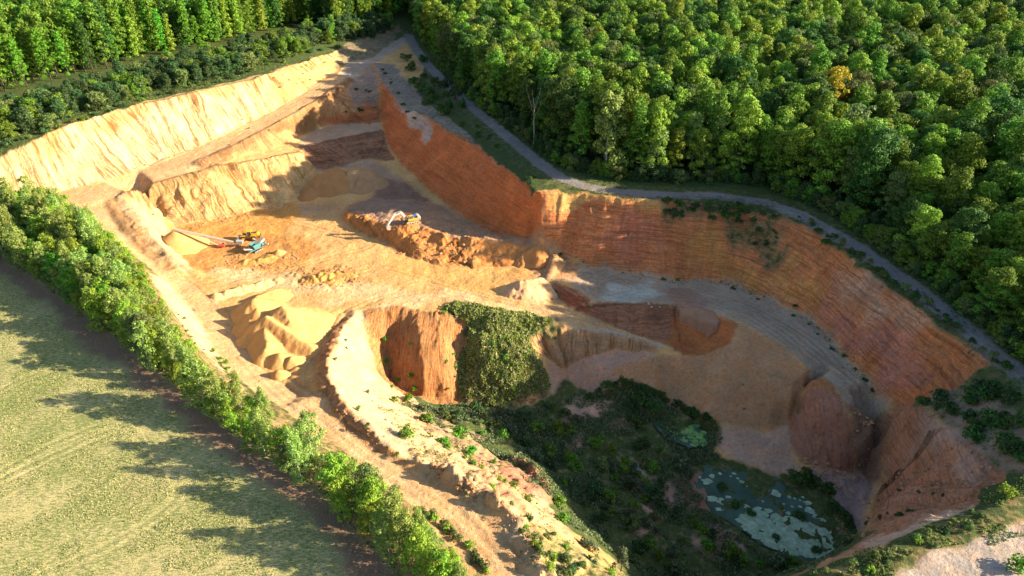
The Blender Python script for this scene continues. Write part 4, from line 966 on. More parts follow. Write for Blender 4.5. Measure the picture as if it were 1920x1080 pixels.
# brow of the layered cliff
area([(1245,378),(1370,392),(1455,405),(1440,425),(1330,415),(1250,408)], 20, (1.3,2.4), ['dark','scrub'], 'on the brow of the layered cliff', 6, 1.1)
area([(1400,430),(1460,430),(1460,480),(1420,470)], 7, (.8,1.5), ['dark','scrub'], 'part way down the layered cliff', 7)
row([(1490,405),(1550,440),(1620,490),(1690,540),(1770,600),(1850,665),(1900,705)], 30, (.6,2.0), ['dark','scrub','dark','olive'], 'along the layered cliff edge', 7)
SH.append(shrub(1548, 462, 2.1, 'dark', 'hanging on the rim of the layered cliff'))
# foot of the layered cliff
row([(1040,468),(1110,497),(1190,514),(1270,524),(1350,530),(1437,563),(1500,592),(1560,640),(1610,705),(1650,745)], 24, (.25,1.1), ['dark','scrub','mid'], 'at the foot of the layered cliff', 11)
# green plants on the gullied slopes
for px, py, R_ in [(722,640,1.1),(770,648,.8),(715,685,1.3),(724,680,1.1),(838,682,1.0),(852,668,.6),(832,588,.9),(745,715,1.1),(772,710,1.2),(775,733,1.3),(733,728,.9),(842,733,.6),(853,708,.5)]:
    SH.append(shrub(px, py, R_, 'bright', 'rooted on the gullied orange slope'))
for px, py, R_, k in [(768,755,1.9,'bright'),(742,752,1.3,'bright'),(762,818,2.3,'bright'),(800,790,2.4,'mid'),(866,822,2.9,'bright'),(880,852,2.2,'bright'),(905,815,1.4,'mid'),(925,870,1.0,'bright'),(940,880,1.2,'light'),(900,880,1.2,'light'),(690,738,.9,'olive'),(672,770,1.0,'olive'),(690,800,1.0,'olive'),(745,855,.9,'olive'),(800,850,.7,'olive'),(925,915,1.1,'light'),(960,950,.9,'olive'),(1000,1010,1.3,'olive'),(985,990,1.1,'light'),(1048,950,2.4,'mid'),(1052,975,1.8,'bright'),(1105,1030,2.4,'grey'),(1010,1040,1.3,'olive')]:
    SH.append(shrub(px, py, R_, k, 'on the bank above the pond hollow'))
area([(770,760),(900,765),(1000,775),(1000,800),(880,800),(800,785)], 18, (1.1,2.0), ['grey','scrub','olive'], 'at the foot of the green hill', 8)
area([(850,575),(1035,605),(1000,640),(1025,735),(880,750),(870,640)], 16, (.5,1.2), ['bright','mid','light'], 'on the green hill side', 18)
area([(760,790),(830,830),(900,880),(960,905),(1000,950),(930,900),(850,850)], 14, (.7,1.6), ['bright','light','mid'], 'spilling down the bank to the hollow', 19)
# overgrown hollow
area([(900,780),(1060,760),(1090,800),(1200,830),(1290,860),(1290,930),(1330,1000),(1400,1040),(1520,1060),(1500,1079),(1220,1079),(1130,1010),(1090,950),(1000,860),(930,820)], 84, (1.4,3.0), ['scrub','mid','grey','olive','mid'], 'in the shaded hollow by the pond', 9, .95)
row([(1100,745),(1160,720),(1215,730),(1245,750),(1300,778),(1345,800)], 17, (1.4,2.2), ['dark','dark','scrub'], 'along the toe of the spoil slope', 4)
area([(1165,740),(1220,735),(1235,790),(1180,800)], 7, (1.8,2.8), ['dark','scrub'], 'in the clump beside the upper pool', 10)
for px, py, R_ in [(1495,905,2.8),(1520,905,2.6),(1510,893,2.4),(1355,915,1.6),(1378,948,1.5),(1405,965,1.7),(1500,970,1.9),(1530,1035,1.5),(1455,1010,1.2)]:
    SH.append(shrub(px, py, R_, 'dark', 'at the edge of the lower pond', .8))
row([(1540,910),(1570,960),(1600,1000),(1590,1025)], 9, (1.3,2.1), ['dark','scrub'], 'between the lower pond and the east slope', 5)
# the right-hand plateau
area([(1760,730),(1850,720),(1910,740),(1920,880),(1870,860),(1800,820),(1740,760)], 26, (1.3,2.9), ['dark','scrub','dark'], 'on the shaded plateau, right edge', 12)
SH.append(shrub(1733, 757, 2.2, 'dark', 'between layered cliff and east slope', .7)); SH.append(shrub(1755, 766, 1.8, 'dark', 'between layered cliff and east slope', .7))
SH.append(shrub(1885, 930, 2.1, 'light', 'sunlit above the bottom right road', 1.4))
area([(1690,905),(1790,935),(1740,955),(1600,1005),(1660,960)], 10, (.5,1.0), ['dark','scrub'], 'dotted on the lower east slope', 13)
area([(1530,1078),(1620,1040),(1700,1008),(1830,955),(1850,975),(1740,1030),(1620,1082)], 32, (.6,1.3), ['olive','light','scrub','olive'], 'beside the bottom right road', 14)
SH.append(shrub(1912, 1075, 2.4, 'bright', 'below the bottom right road at the corner', .8))
# near bank of the haul road
row([(785,955),(830,985),(880,1030),(910,1075)], 14, (.9,1.5), ['olive','scrub','light'], 'on the haul road verge near the bottom', 4)
row([(395,655),(415,680),(430,700)], 4, (1.0,1.5), ['bright','mid'], 'on the bank left of the sand heap', 4)
row([(330,580),(360,630),(385,668)], 7, (.4,.8), ['olive','light'], 'on the pale hedge bank', 6)
area([(960,960),(1040,1000),(1110,1050),(1180,1079),(1040,1079),(980,1020)], 20, (.7,1.4), ['olive','light','scrub'], 'on the near bank below the haul road', 15)
row([(240,322),(300,303),(370,274),(440,243),(500,212),(560,178)], 14, (.3,.6), ['olive','light'], 'at the foot of the pale sand cliff', 2, .7)
row([(495,158),(530,140),(580,125),(612,118),(520,165),(590,148)], 11, (.6,1.1), ['olive','light'], 'on the weedy end of the pale cliff', 4, .7)
for px, py, R_ in [(455,225,.7),(467,241,.8),(430,272,.6),(505,245,.7),(648,640,.8),(650,655,.9),(630,675,.8),(1395,768,.5),(1393,722,.4)]:
    SH.append(shrub(px, py, R_, 'mid', 'alone on bare sand'))
def shown(s_): return s_[3]/proj(s_[0], s_[1], s_[2])[2]
SH.sort(key=shown, reverse=True)
small = SH[285:]; SH = SH[:285]
SH.sort(key=lambda s: (s[7], proj(s[0], s[1], s[2])[0]))
cnt = {}; tot = {}
for s in SH: tot[s[7]] = tot.get(s[7], 0)+1
for (x, y, z, R_, kind, hk, lab, where, r, grp) in SH:
    cnt[where] = cnt.get(where, 0)+1
    if tot[where] > 1: lab += f", {ordw(cnt[where])} from left"
    plant('bush', [('stems', r.choice(STEMS)), ('foliage', r.choice(BUSH[kind]))], (x, y, z-.05), r.uniform(0, 6.28), (R_, R_*r.uniform(.85, 1.1), R_*hk), lab, 'bush', 'bushes '+where)
kinds = ['scrub', 'bright', 'dark', 'mid', 'olive', 'light', 'grey']
bsrc = [next(o for o in S.objects if o.data in BUSH[k] or (o.name.startswith('foliage') and o.data in BUSH[k])) for k in kinds]
mass('small_bushes', [(s[0], s[1], s[2]-.05, kinds.index(s[4])) for s in small], bsrc, 'scattered small bushes and seedlings on the quarry banks and edges', [s[3] for s in small], 'small bushes')
# special trees
x, y, z = hit(1163, 1079)
plant('young_tree', [('trunk', HEDGE[5]['trunk']), ('crown', crown_mesh('crown', LM['grey'], 7.5, .6, 2.0, 20, .7, 120, .34, 777, 'cone', .4))], (x, y, z+1.5), .4, (.8, .8, .8), 'pale young tree rising alone from the bottom edge beside the shaded hollow', 'tree')
def bare_tree(px, py, H_, name, label, seed, lean=0, mat=None, limbs=7):
    x, y, z = at(px, py)
    me = trunk_mesh('trunk', mat or DEADB, H_, .2, seed, limbs, H_*.22, .62, 1.5)
    e = link(name, me, None, (x, y, gz(x, y)-.1), (0, lean, 0)); e['label'] = label; e['category'] = 'tree'
bare_tree(1000, 276, 21, 'bare_tree', 'tall bare grey-stemmed tree standing at the wood edge beside the gravel road', 61)
bare_tree(1084, 314, 6, 'broken_tree', 'short broken white birch stem leaning left at the wood edge', 62, -.75, BIRCHB, 1)
bare_tree(1133, 322, 8, 'birch_stem', 'slim upright white birch stem at the foot of the wood edge', 63, 0, BIRCHB, 3)

# plants too many to count
def cover(name, poly_px, n, size, mat, label, lift=.15, seed=1, gate=None, up=.9, world=None):
    r = np.random.default_rng(seed); P = world or [hit(*p)[:2] for p in poly_px]
    xs = [p[0] for p in P]; ys = [p[1] for p in P]; m_ = int(n*1.2)
    X = r.uniform(min(xs), max(xs), m_*3); Y = r.uniform(min(ys), max(ys), m_*3); k = inpoly(X+fbm(X, Y, 5, 3, seed+3)*3.2, Y+fbm(X, Y, 5, 3, seed+4)*3.2, P); X, Y = X[k][:n], Y[k][:n]
    if gate is not None:
        g = (fbm(X, Y, 5, 3, seed+9) > gate) & (bil(RUTM, X, Y) < r.uniform(.35, 1.3, len(X))); X, Y = X[g], Y[g]
    Z = bil(H, X, Y)+lift*r.uniform(-.2, 1.6, len(X))
    Nn = np.stack([r.normal(0, .8, len(X)), r.normal(0, .8, len(X)), np.full(len(X), up*.6)], -1)
    o = link(name, leaf_mesh(name, np.stack([X, Y, Z], -1), Nn, size, mat, seed)); o['kind'] = 'stuff'; o['label'] = label; o['category'] = 'ground cover'
cover('bramble_cover', GREEN_PX, 30000, .52, LM['bramble'], 'low green leafy growth blanketing the hill beside the gullied slope', .35, 3, -.9)
cover('dry_weeds', [(870,650),(1000,650),(1025,700),(1020,740),(960,762),(870,755)], 9000, .36, leafmat('leaf_straw', (.16,.14,.06), (.30,.25,.12), (.42,.36,.2)), 'straw-coloured dry weeds among the green on the hill side', .3, 4, -.1)
HOL = [(740,745),(860,760),(960,770),(1050,745),(1110,740),(1190,720),(1300,780),(1345,800),(1340,850),(1300,880),(1310,960),(1420,1030),(1500,1052),(1560,1040),(1540,1070),(1400,1079),(1200,1079),(1130,1030),(1060,985),(1000,910),(900,835),(800,790)]
cover('hollow_undergrowth', HOL, 75000, .42, leafmat('leaf_undergrowth', (.045,.11,.04), (.12,.21,.08), (.30,.33,.19)), 'dark tangled undergrowth covering the floor of the shaded hollow', .5, 5, -.1, .5)
cover('verge_grass', None, 30000, .34, LM['scrub'], 'rough dark grass on the verge right of the gravel road', .2, 6, -.1, .5, world=[at(*p)[:2] for p in [(900,200),(1010,290),(1090,335),(1200,350),(1350,352),(1450,362),(1540,400),(1700,510),(1840,630),(1840,580),(1700,480),(1540,375),(1440,340),(1230,330),(1065,300),(960,230)]])

cover('field_crop', None, 70000, .19, leafmat('leaf_crop', (.10,.15,.03), (.21,.24,.07), (.46,.41,.2), .25), 'sparse young crop and stubble tufts over the field', .06, 7, -.1, .4, world=[at(x, y)[:2] for x, y in [(-60,520),(0,500),(100,565),(200,642),(300,722),(400,800),(500,870),(600,945),(690,1030),(700,1100),(-100,1120)]])
cover('slope_weeds', [(690,700),(760,770),(900,850),(1000,930),(1100,1060),(1180,1120),(1040,1120),(960,1000),(860,900),(760,840),(700,760)], 9000, .3, LM['olive'], 'thin weeds scattered down the sandy bank above the hollow', .1, 8, .12, .5)
cover('plateau_weeds', [(1860,690),(1960,700),(1960,985),(1760,1035),(1640,1088),(1490,1090),(1620,1030),(1830,950),(1885,892),(1800,815),(1710,765)], 16000, .34, LM['olive'], 'patchy weeds on the plateau and pit edge at the right', .15, 9, .02, .5)
cover('cliff_top_weeds', [(0,289),(117,236),(240,196),(367,168),(520,128),(600,102),(640,88),(640,70),(500,110),(300,165),(100,235),(0,262)], 14000, .34, LM['olive'], 'rough grass along the brink of the pale cliff', .2, 10, -.1, .5)

cover('hedge_undergrowth', None, 26000, .34, LM['olive'], 'tangled low scrub filling the hedge bottom and its bank', .7, 11, -.5, .5, world=HP)
cover('bank_weeds', [(283,512),(345,610),(400,700),(470,760),(560,815),(640,860),(740,922),(830,985),(910,1079),(880,1079),(800,1000),(737,940),(640,880),(560,835),(470,790),(390,725),(335,640)], 11000, .3, LM['light'], 'low green weeds spilling from the hedge towards the haul road', .25, 12, -.05, .5)

TP = [at(*p)[:2] for p in [(800,85),(850,140),(890,172),(965,234),(1010,268),(1065,305),(1130,326),(1230,334),(1340,336),(1440,343),(1530,368),(1620,418),(1720,490),(1800,556),(1870,612),(1960,688),(1960,712),(1870,645),(1790,577),(1700,507),(1600,432),(1520,386),(1430,352),(1340,345),(1230,342),(1130,335),(1050,313),(1000,280),(955,245),(880,188),(840,150)]]
tp = [p for p in poisson(TP, 2.6, 77, .5)]
ssrc = sources(SCRUB)
mass('roadside_thicket', [(x, y, gz(x, y)-.2, random.randrange(len(ssrc))) for x, y in tp], ssrc, 'dark thicket of scrub along the foot of the wood beside the gravel road', [random.uniform(.35, .85) for _ in tp], 'thicket')

cover('rim_grass', [(1080,352),(1170,364),(1250,368),(1350,371),(1430,382),(1500,408),(1600,464),(1700,534),(1800,612),(1905,700),(1858,686),(1763,622),(1707,571),(1650,534),(1593,485),(1533,440),(1460,408),(1370,396),(1280,384),(1180,376),(1060,358)], 15000, .32, LM['scrub'], 'rough grass and weeds between the gravel road and the layered cliff', .25, 14, -.1, .5)
cover('foot_weeds', [(1035,468),(1100,494),(1200,511),(1280,520),(1360,525),(1437,556),(1513,589),(1560,625),(1610,690),(1650,735),(1640,745),(1600,705),(1545,640),(1500,600),(1430,568),(1360,535),(1280,530),(1200,520),(1100,506),(1040,482)], 4500, .35, LM['scrub'], 'weedy line of growth along the foot of the layered cliff', .25, 15, .02, .5)
# ------------------------------------------------------------------ water
def matp(name, col, rough=.5, metal=0, spec=.5):
    m, nt, b = newmat(name); b.inputs['Base Color'].default_value = (*col, 1); b.inputs['Roughness'].default_value = rough
    b.inputs['Metallic'].default_value = metal; b.inputs['Specular IOR Level'].default_value = spec; return m
WATER, nt, b = newmat('pond_water'); geo = N(nt, 'ShaderNodeNewGeometry')
nt.links.new(ramp(nt, noise(nt, geo.outputs['Position'], .25, 4), [(.3, (.02,.05,.03)), (.7, (.045,.09,.05))]), b.inputs['Base Color'])
b.inputs['Roughness'].default_value = .15; b.inputs['Specular IOR Level'].default_value = .2
bp = N(nt, 'ShaderNodeBump'); bp.inputs['Strength'].default_value = .15; bp.inputs['Distance'].default_value = .1
nt.links.new(noise(nt, geo.outputs['Position'], 2.5, 3), bp.inputs['Height']); nt.links.new(bp.outputs[0], b.inputs['Normal'])
WEED, nt, b = newmat('pond_weed'); geo = N(nt, 'ShaderNodeNewGeometry')
nt.links.new(ramp(nt, noise(nt, geo.outputs['Position'], .9, 6, .7), [(.3, (.13,.20,.11)), (.5, (.26,.34,.22)), (.7, (.40,.47,.36))]), b.inputs['Base Color'])
WZ = -37.55
def flat_poly(name, P, z, mat, thick=0, parent=None):
    import bmesh
    bm = bmesh.new(); vs = [bm.verts.new((p[0], p[1], z)) for p in P]; f = bm.faces.new(vs)
    if f.normal.z < 0: f.normal_flip()
    if thick:
        e = bmesh.ops.extrude_face_region(bm, geom=[f]); 
        for g in e['geom']:
            if isinstance(g, bmesh.types.BMVert): g.co.z += thick
        bmesh.ops.recalc_face_normals(bm, faces=bm.faces)
    bmesh.ops.triangulate(bm, faces=[f_ for f_ in bm.faces if len(f_.verts) > 4])
    me = bpy.data.meshes.new(name); bm.to_mesh(me); bm.free(); me.materials.append(mat)
    return link(name, me, parent)
def wobbly(P, n=90, amp=.6, sc=4, seed=1):
    P = dense([(p[0], p[1], 0) for p in P]+[(P[0][0], P[0][1], 0)], .8)
    out = []
    for x, y, _ in P[:-1]:
        out.append((x+float(fbm(np.array(x), np.array(y), sc, 3, seed))*amp, y+float(fbm(np.array(x), np.array(y), sc, 3, seed+9))*amp))
    return out
w1 = [at(*p, WZ)[:2] for p in [(1335,862),(1390,868),(1440,890),(1490,925),(1530,960),(1555,1000),(1560,1035),(1530,1050),(1480,1045),(1420,1015),(1360,975),(1315,935),(1305,900)]]
o = flat_poly('pond_water', wobbly(w1, amp=1.2), WZ, WATER); o['kind'] = 'structure'
w2 = [at(*p, -36.0)[:2] for p in [(1225,760),(1260,765),(1300,788),(1330,812),(1325,838),(1290,840),(1250,820),(1225,790)]]
o = flat_poly('pool_water', wobbly(w2, amp=1.2, seed=5), -36.0, WATER); o['kind'] = 'structure'
# floating weed mats
def blob(cx, cy, r, seed, n=18):
    rr_ = random.Random(seed); a0 = rr_.uniform(0, 6); e = rr_.uniform(.65, 1)
    return [(cx+r*(1+.22*math.sin(3*t+a0)+.15*math.sin(5*t+a0*2)+rr_.uniform(-.06, .06))*math.cos(t), cy+r*e*(1+.22*math.sin(2*t+a0)+rr_.uniform(-.08, .08))*math.sin(t)) for t in [2*math.pi*k/n for k in range(n)]]
pads = [(1325,903,1.6),(1335,893,.9),(1350,888,.6),(1312,895,.6),(1376,888,.7),(1390,903,.8),(1383,897,.5),(1402,912,.55),(1420,910,.5),(1455,925,1.5),(1440,920,.4),(1480,932,.6),(1494,922,1.5),(1490,935,.5),(1506,932,.7),(1500,938,.4),(1515,943,1.4),(1518,957,1.5),(1500,950,.6),(1485,950,.5),(1470,945,.45),(1468,957,.5),(1478,962,.7),(1530,968,1.1),(1543,975,.8),(1335,935,1.7),(1352,940,1.3),(1365,932,.9),(1348,955,1.2),(1400,950,1.0),(1420,955,1.4),(1440,958,1.2),(1455,967,1.0),(1495,968,.9),(1430,940,.45),(1370,893,.4)]
for i, (px, py, R_) in enumerate(sorted(pads)):
    x, y, _ = at(px, py, WZ); me_o = flat_poly('floating_weed', blob(x, y, R_*.8, i), WZ+.01, WEED, .04)
    me_o['label'] = f"pale floating weed patch on the dark pond, {ordw(i+1)} counting from the left"; me_o['category'] = 'pond weed'; me_o['group'] = 'floating weed patches on the pond'
r = random.Random(4); V_, F_ = [], []
def weed_stuff(name, poly_px, z, n, rad, label, mat):
    P = poly_px; xs = [p[0] for p in P]; ys = [p[1] for p in P]; V_, F_ = [], []; k = 0; seed = 0
    while k < n:
        a, b_ = r.uniform(min(xs), max(xs)), r.uniform(min(ys), max(ys)); seed += 1
        if not inpoly(np.array([a]), np.array([b_]), P)[0]: continue
        x, y, _ = at(a, b_, z); o_ = len(V_); pl = blob(x, y, r.uniform(*rad), seed+500, 11)
        V_ += [(p[0], p[1], z+.012+.004*(k % 9)) for p in pl]; V_.append((x, y, z+.06+.004*(k % 9))); m_ = len(pl)
        F_ += [(o_+j, o_+(j+1) % m_, o_+m_) for j in range(m_)]; k += 1
    me = bpy.data.meshes.new(name); me.from_pydata(V_, [], F_); me.materials.append(mat)
    o = link(name, me); o['kind'] = 'stuff'; o['label'] = label; o['category'] = 'pond weed'
weed_stuff('algae_mat', [(1405,955),(1450,965),(1500,975),(1550,990),(1562,1030),(1530,1046),(1480,1040),(1420,1010),(1385,975)], WZ, 480, (.3,1.3), 'broad pale mat of algae closing over the near half of the pond', WEED)
WEED2, nt, b = newmat('green_algae'); geo = N(nt, 'ShaderNodeNewGeometry')
nt.links.new(ramp(nt, noise(nt, geo.outputs['Position'], .8, 6, .7), [(.3, (.05,.12,.03)), (.5, (.13,.25,.06)), (.7, (.28,.38,.14))]), b.inputs['Base Color'])
weed_stuff('green_algae', [(1228,765),(1258,768),(1298,790),(1328,815),(1320,836),(1290,836),(1262,815),(1240,795)], -36.0, 100, (.3,1.1), 'bright green algae on the small upper pool', WEED2)

# ------------------------------------------------------------------ sand heaps
def sandmat(name, col, col2):
    m, nt, b = newmat(name); geo = N(nt, 'ShaderNodeNewGeometry'); P = geo.outputs['Position']
    c = ramp(nt, noise(nt, P, .35, 5, .6), [(.3, col2), (.7, col)])
    c = mix(nt, 'MULTIPLY', 1, c, ramp(nt, noise(nt, P, 5, 4, .8), [(.3, .85), (.7, 1.12)]))
    nt.links.new(c, b.inputs['Base Color'])
    bp = N(nt, 'ShaderNodeBump'); bp.inputs['Strength'].default_value = .5; bp.inputs['Distance'].default_value = .3
    nt.links.new(noise(nt, P, 2.2, 7, .7), bp.inputs['Height']); nt.links.new(bp.outputs[0], b.inputs['Normal']); return m
HEAPM = sandmat('heap_sand', (.53,.31,.12), (.44,.24,.08)); OCHRE = sandmat('ochre_sand', (.45,.255,.075), (.38,.205,.055)); BROWNM = sandmat('brown_spoil', (.36,.19,.075), (.30,.15,.055)); PALEM = sandmat('pale_sand', (.55,.375,.18), (.48,.31,.135))
def heap(name, peaks, mat, label, cat='sand heap', step=.3, rough=.12, slope=.62, ripple=0, base=None, seed=0, group=None):
    """peaks: (x, y, z_top, slope, stretch_x) cones; the surface is their upper envelope, running under the ground at its rim"""
    xs = [p[0] for p in peaks]; ys = [p[1] for p in peaks]; R_ = 22
    X, Y = np.meshgrid(np.arange(min(xs)-R_, max(xs)+R_, step), np.arange(min(ys)-R_, max(ys)+R_, step))
    Z = np.full(X.shape, -1e3)
    wx_ = fbm(X, Y, 3.0, 3, seed+5)*.55*rough/.12; wy_ = fbm(X, Y, 3.0, 3, seed+6)*.55*rough/.12
    for p in peaks:
        s = p[3] if len(p) > 3 else slope
        hp0 = p[2]-float(bil(H, p[0], p[1])); d = np.hypot(X+wx_-p[0], Y+wy_-p[1]); z = p[2]-s*(np.sqrt(d*d+.25)-.5)
        if len(p) > 5:   # ridge to a second point
            ex, ey, ez = p[4]-p[0], p[5]-p[1], p[6]-p[2]; t = np.clip(((X+wx_-p[0])*ex+(Y+wy_-p[1])*ey)/(ex*ex+ey*ey), 0, 1)
            d = np.hypot(X+wx_-p[0]-t*ex, Y+wy_-p[1]-t*ey); z = p[2]+t*ez-s*(np.sqrt(d*d+.15)-.38)
        Z = np.maximum(Z, np.where(d < hp0/s*1.5+1, z, z-(d-hp0/s*1.5-1)*2.5))
    Z += fbm(X, Y, 1.2, 3, seed+3)*rough
    G = bil(H, X, Y); keep = Z > G-.5
    idx = -np.ones(X.shape, int); idx[keep] = np.arange(keep.sum())
    f = (keep[:-1, :-1] & keep[1:, :-1] & keep[:-1, 1:] & keep[1:, 1:])
    Q = np.stack([idx[:-1, :-1][f], idx[:-1, 1:][f], idx[1:, 1:][f], idx[1:, :-1][f]], -1)
    me = bpy.data.meshes.new(name); me.from_pydata(np.stack([X[keep], Y[keep], Z[keep]], -1).tolist(), [], Q.tolist())
    me.materials.append(mat); me.polygons.foreach_set('use_smooth', [True]*len(me.polygons)); me.update()
    o = link(name, me); o['label'] = label; o['category'] = cat
    if group: o['group'] = group
    return o
def pk(px, py, h, s=.62, to=None):
    """peak seen at (px,py), h metres above the ground below it"""
    z = -20
    for _ in range(8):
        x, y, _z = at(px, py, z); z = .5*z+.5*(float(bil(H, x, y))+h)
    x, y, _z = at(px, py, z)
    if to:
        z2 = z
        for _ in range(8):
            x2, y2, _z = at(to[0], to[1], z2); z2 = .5*z2+.5*(float(bil(H, x2, y2))+to[2])
        x2, y2, _z = at(to[0], to[1], z2); return (x, y, z, s, x2, y2, z2)
    return (x, y, z, s)
cone_peak = pk(326, 433, 6.3, .60)
heap('conical_sand_heap', [cone_peak], HEAPM, 'smooth cone of golden sand under the head of the long conveyor', rough=.05, seed=1)
heap('sand_stockpile', [pk(530,574,8.6,.68,(545,600,6.5)), pk(497,592,7.6,.82,(583,652,2.2)), pk(477,560,6.0,.7), pk(481,578,7.0,1.0), pk(515,543,3.0,.6,(480,556,2.6)), pk(500,640,4.4,.8), pk(522,662,3.6,.85), pk(548,668,2.8,.8), pk(522,694,2.4,.9), pk(470,600,4.2,.6), pk(495,610,5.2,.72,(500,655,3.5)), pk(555,690,1.2,.8), pk(462,630,2.6,.62)], HEAPM, 'large golden sand stockpile of merged peaks beside the haul road', rough=.13, seed=2)
heap('tipped_sand_ridge', [pk(425,545,1.7,.6,(500,526,1.4)), pk(405,550,1.3,.6), pk(520,522,1.3,.6), pk(455,535,1.9,.7)], PALEM, 'low pale ridge of tipped sand behind the large stockpile', rough=.25, seed=3)
heap('tipped_sand_mounds', [pk(583,519,1.2,.5), pk(604,513,1.7,.62,(612,512,1.2)), pk(632,511,1.2,.45,(655,514,.7)), pk(568,526,.6,.5), pk(618,526,.6,.35)], OCHRE, 'cluster of small orange tipped mounds on the open pit floor', rough=.4, seed=4)
heap('small_sand_heap', [pk(521,468,1.7,.75)], HEAPM, 'small round sand heap right of the screening machine', rough=.06, step=.2, seed=5)
heap('feed_heap', [pk(470,489,.9,.4,(505,480,1.0)), pk(488,484,1.2,.5), pk(459,488,.8,.5)], OCHRE, 'low trodden orange heap in front of the screening machine', rough=.25, step=.25, seed=6)
heap('brown_spoil_heap', [pk(628,313,8.5,.85), pk(598,325,7.0,.9,(632,316,8)), pk(580,350,4.0,.9)], BROWNM, 'tall brown-orange spoil heap with a clean face in the shaded pit corner', 'spoil heap', rough=.1, seed=7)
heap('pale_spoil_heap', [pk(692,318,6.5,.85,(655,318,7)), pk(676,332,5.2,.85)], sandmat('tan_spoil', (.38,.235,.12), (.30,.17,.08)), 'tan spoil heap just right of the brown one in the pit corner', 'spoil heap', rough=.15, seed=8)
heap('excavated_mound', [pk(700,378,2.2,.35,(760,384,1.6)), pk(735,388,1.8,.35)], sandmat('grey_spoil', (.29,.19,.125), (.22,.135,.085)), 'grey-brown rounded mound behind the excavator', 'spoil heap', rough=.3, seed=9)
heap('orange_spoil_edge', [pk(985,470,2.6,.7,(1010,462,3.0)), pk(1000,480,1.5,.7)], sandmat('orange_spoil', (.45,.21,.07), (.38,.16,.05)), 'orange rounded spoil heap where the excavator ramp meets the layered cliff', 'spoil heap', rough=.25, seed=10)
heap('streaked_mound', [pk(980,528,1.8,.6,(1008,522,1.6)), pk(995,545,1.6,.55,(1020,535,1.5)), pk(960,540,1.3,.6,(985,530,1.6))], sandmat('pink_sand', (.55,.33,.18), (.47,.27,.13)), 'streaked pinkish mound at the edge of sun and shade on the pit floor', rough=.3, seed=11)
heap('tipped_load', [pk(1300,575,.9,.5,(1335,585,.7))], sandmat('tipped_brown', (.35,.2,.12), (.28,.15,.09)), 'low brown tipped load beside the scoop on the grey terrace', 'spoil heap', rough=.3, seed=12)

# ------------------------------------------------------------------ machines
YEL = matp('machine_yellow', (.56,.30,.02), .5); DRK = matp('machine_dark', (.03,.03,.032), .6); STL = matp('worn_steel', (.38,.35,.31), .5, .3); WHT = matp('machine_white', (.52,.50,.46), .5)
TEAL = matp('machine_teal', (.05,.16,.17), .6); GLS = matp('cab_glass', (.05,.08,.11), .1, 0, .8); RUB = matp('tyre_rubber', (.022,.021,.02), .85); REDM = matp('machine_red', (.50,.06,.04), .5); BLU = matp('machine_blue', (.05,.10,.32), .45)
DUST = matp('dusty_track', (.40,.30,.20), .85); BELT = matp('conveyor_belt', (.30,.24,.18), .8); GRYM = matp('machine_grey', (.36,.34,.31), .5)
class MB:
    def __init__(s): s.v = []; s.f = []
    def add(s, v, f): o = len(s.v); s.v += [tuple(p) for p in v]; s.f += [tuple(i+o for i in q) for q in f]; return s
    def box(s, c, d, rot=(0, 0, 0), taper=1.0, bev=.05):
        hx, hy, hz = d[0]/2, d[1]/2, d[2]/2; R_ = Euler(rot).to_matrix(); b_ = min(bev, hx*.4, hy*.4, hz*.4); v = []
        for z, k in ((-hz, 1.0), (-hz+b_, 1.0), (hz-b_, taper), (hz, taper)):
            e = b_ if abs(z) == hz else 0
            X_, Y_ = hx*k-e, hy*k-e
            for sx, sy in ((-1, -1), (1, -1), (1, 1), (-1, 1)): v.append(Vector(c)+R_ @ Vector((sx*X_, sy*Y_, z)))
        f = [(3, 2, 1, 0), (12, 13, 14, 15)]
        for l in range(3):
            for k in range(4): f.append((l*4+k, l*4+(k+1) % 4, l*4+4+(k+1) % 4, l*4+4+k))
        return s.add(v, f)
    def cyl(s, a, b_, r1, r2=None, seg=14):
        v, f = tube([a, b_], [r1, r1 if r2 is None else r2], seg); return s.add(v, f)
    def bar(s, a, b_, w, h):
        a, b_ = Vector(a), Vector(b_); d = b_-a; L_ = d.length; q = d.to_track_quat('X', 'Z'); R_ = q.to_matrix(); v = []
        for x in (0, L_):
            for sy, sz in ((-1, -1), (1, -1), (1, 1), (-1, 1)): v.append(a+R_ @ Vector((x, sy*w/2, sz*h/2)))
        return s.add(v, [(3, 2, 1, 0), (4, 5, 6, 7), (0, 1, 5, 4), (1, 2, 6, 5), (2, 3, 7, 6), (3, 0, 4, 7)])
    def prism(s, prof, y0, y1):
        """profile in x,z swept from y0 to y1"""
        n = len(prof); v = [(p[0], y0, p[1]) for p in prof]+[(p[0], y1, p[1]) for p in prof]
        return s.add(v, [tuple(range(n)), tuple(reversed(range(n, 2*n)))]+[(k, n+k, n+(k+1) % n, (k+1) % n) for k in range(n)])
    def build(s, name, mat, parent=None):
        import bmesh
        me = bpy.data.meshes.new(name); me.from_pydata(s.v, [], s.f)
        bm = bmesh.new(); bm.from_mesh(me); bmesh.ops.recalc_face_normals(bm, faces=bm.faces); bm.to_mesh(me); bm.free()
        me.materials.append(mat); me.update(); return link(name, me, parent)
def thing(name, loc, rz, label, cat, rot=None):
    e = link(name, None, None, loc, rot or (0, 0, rz)); e['label'] = label; e['category'] = cat; return e

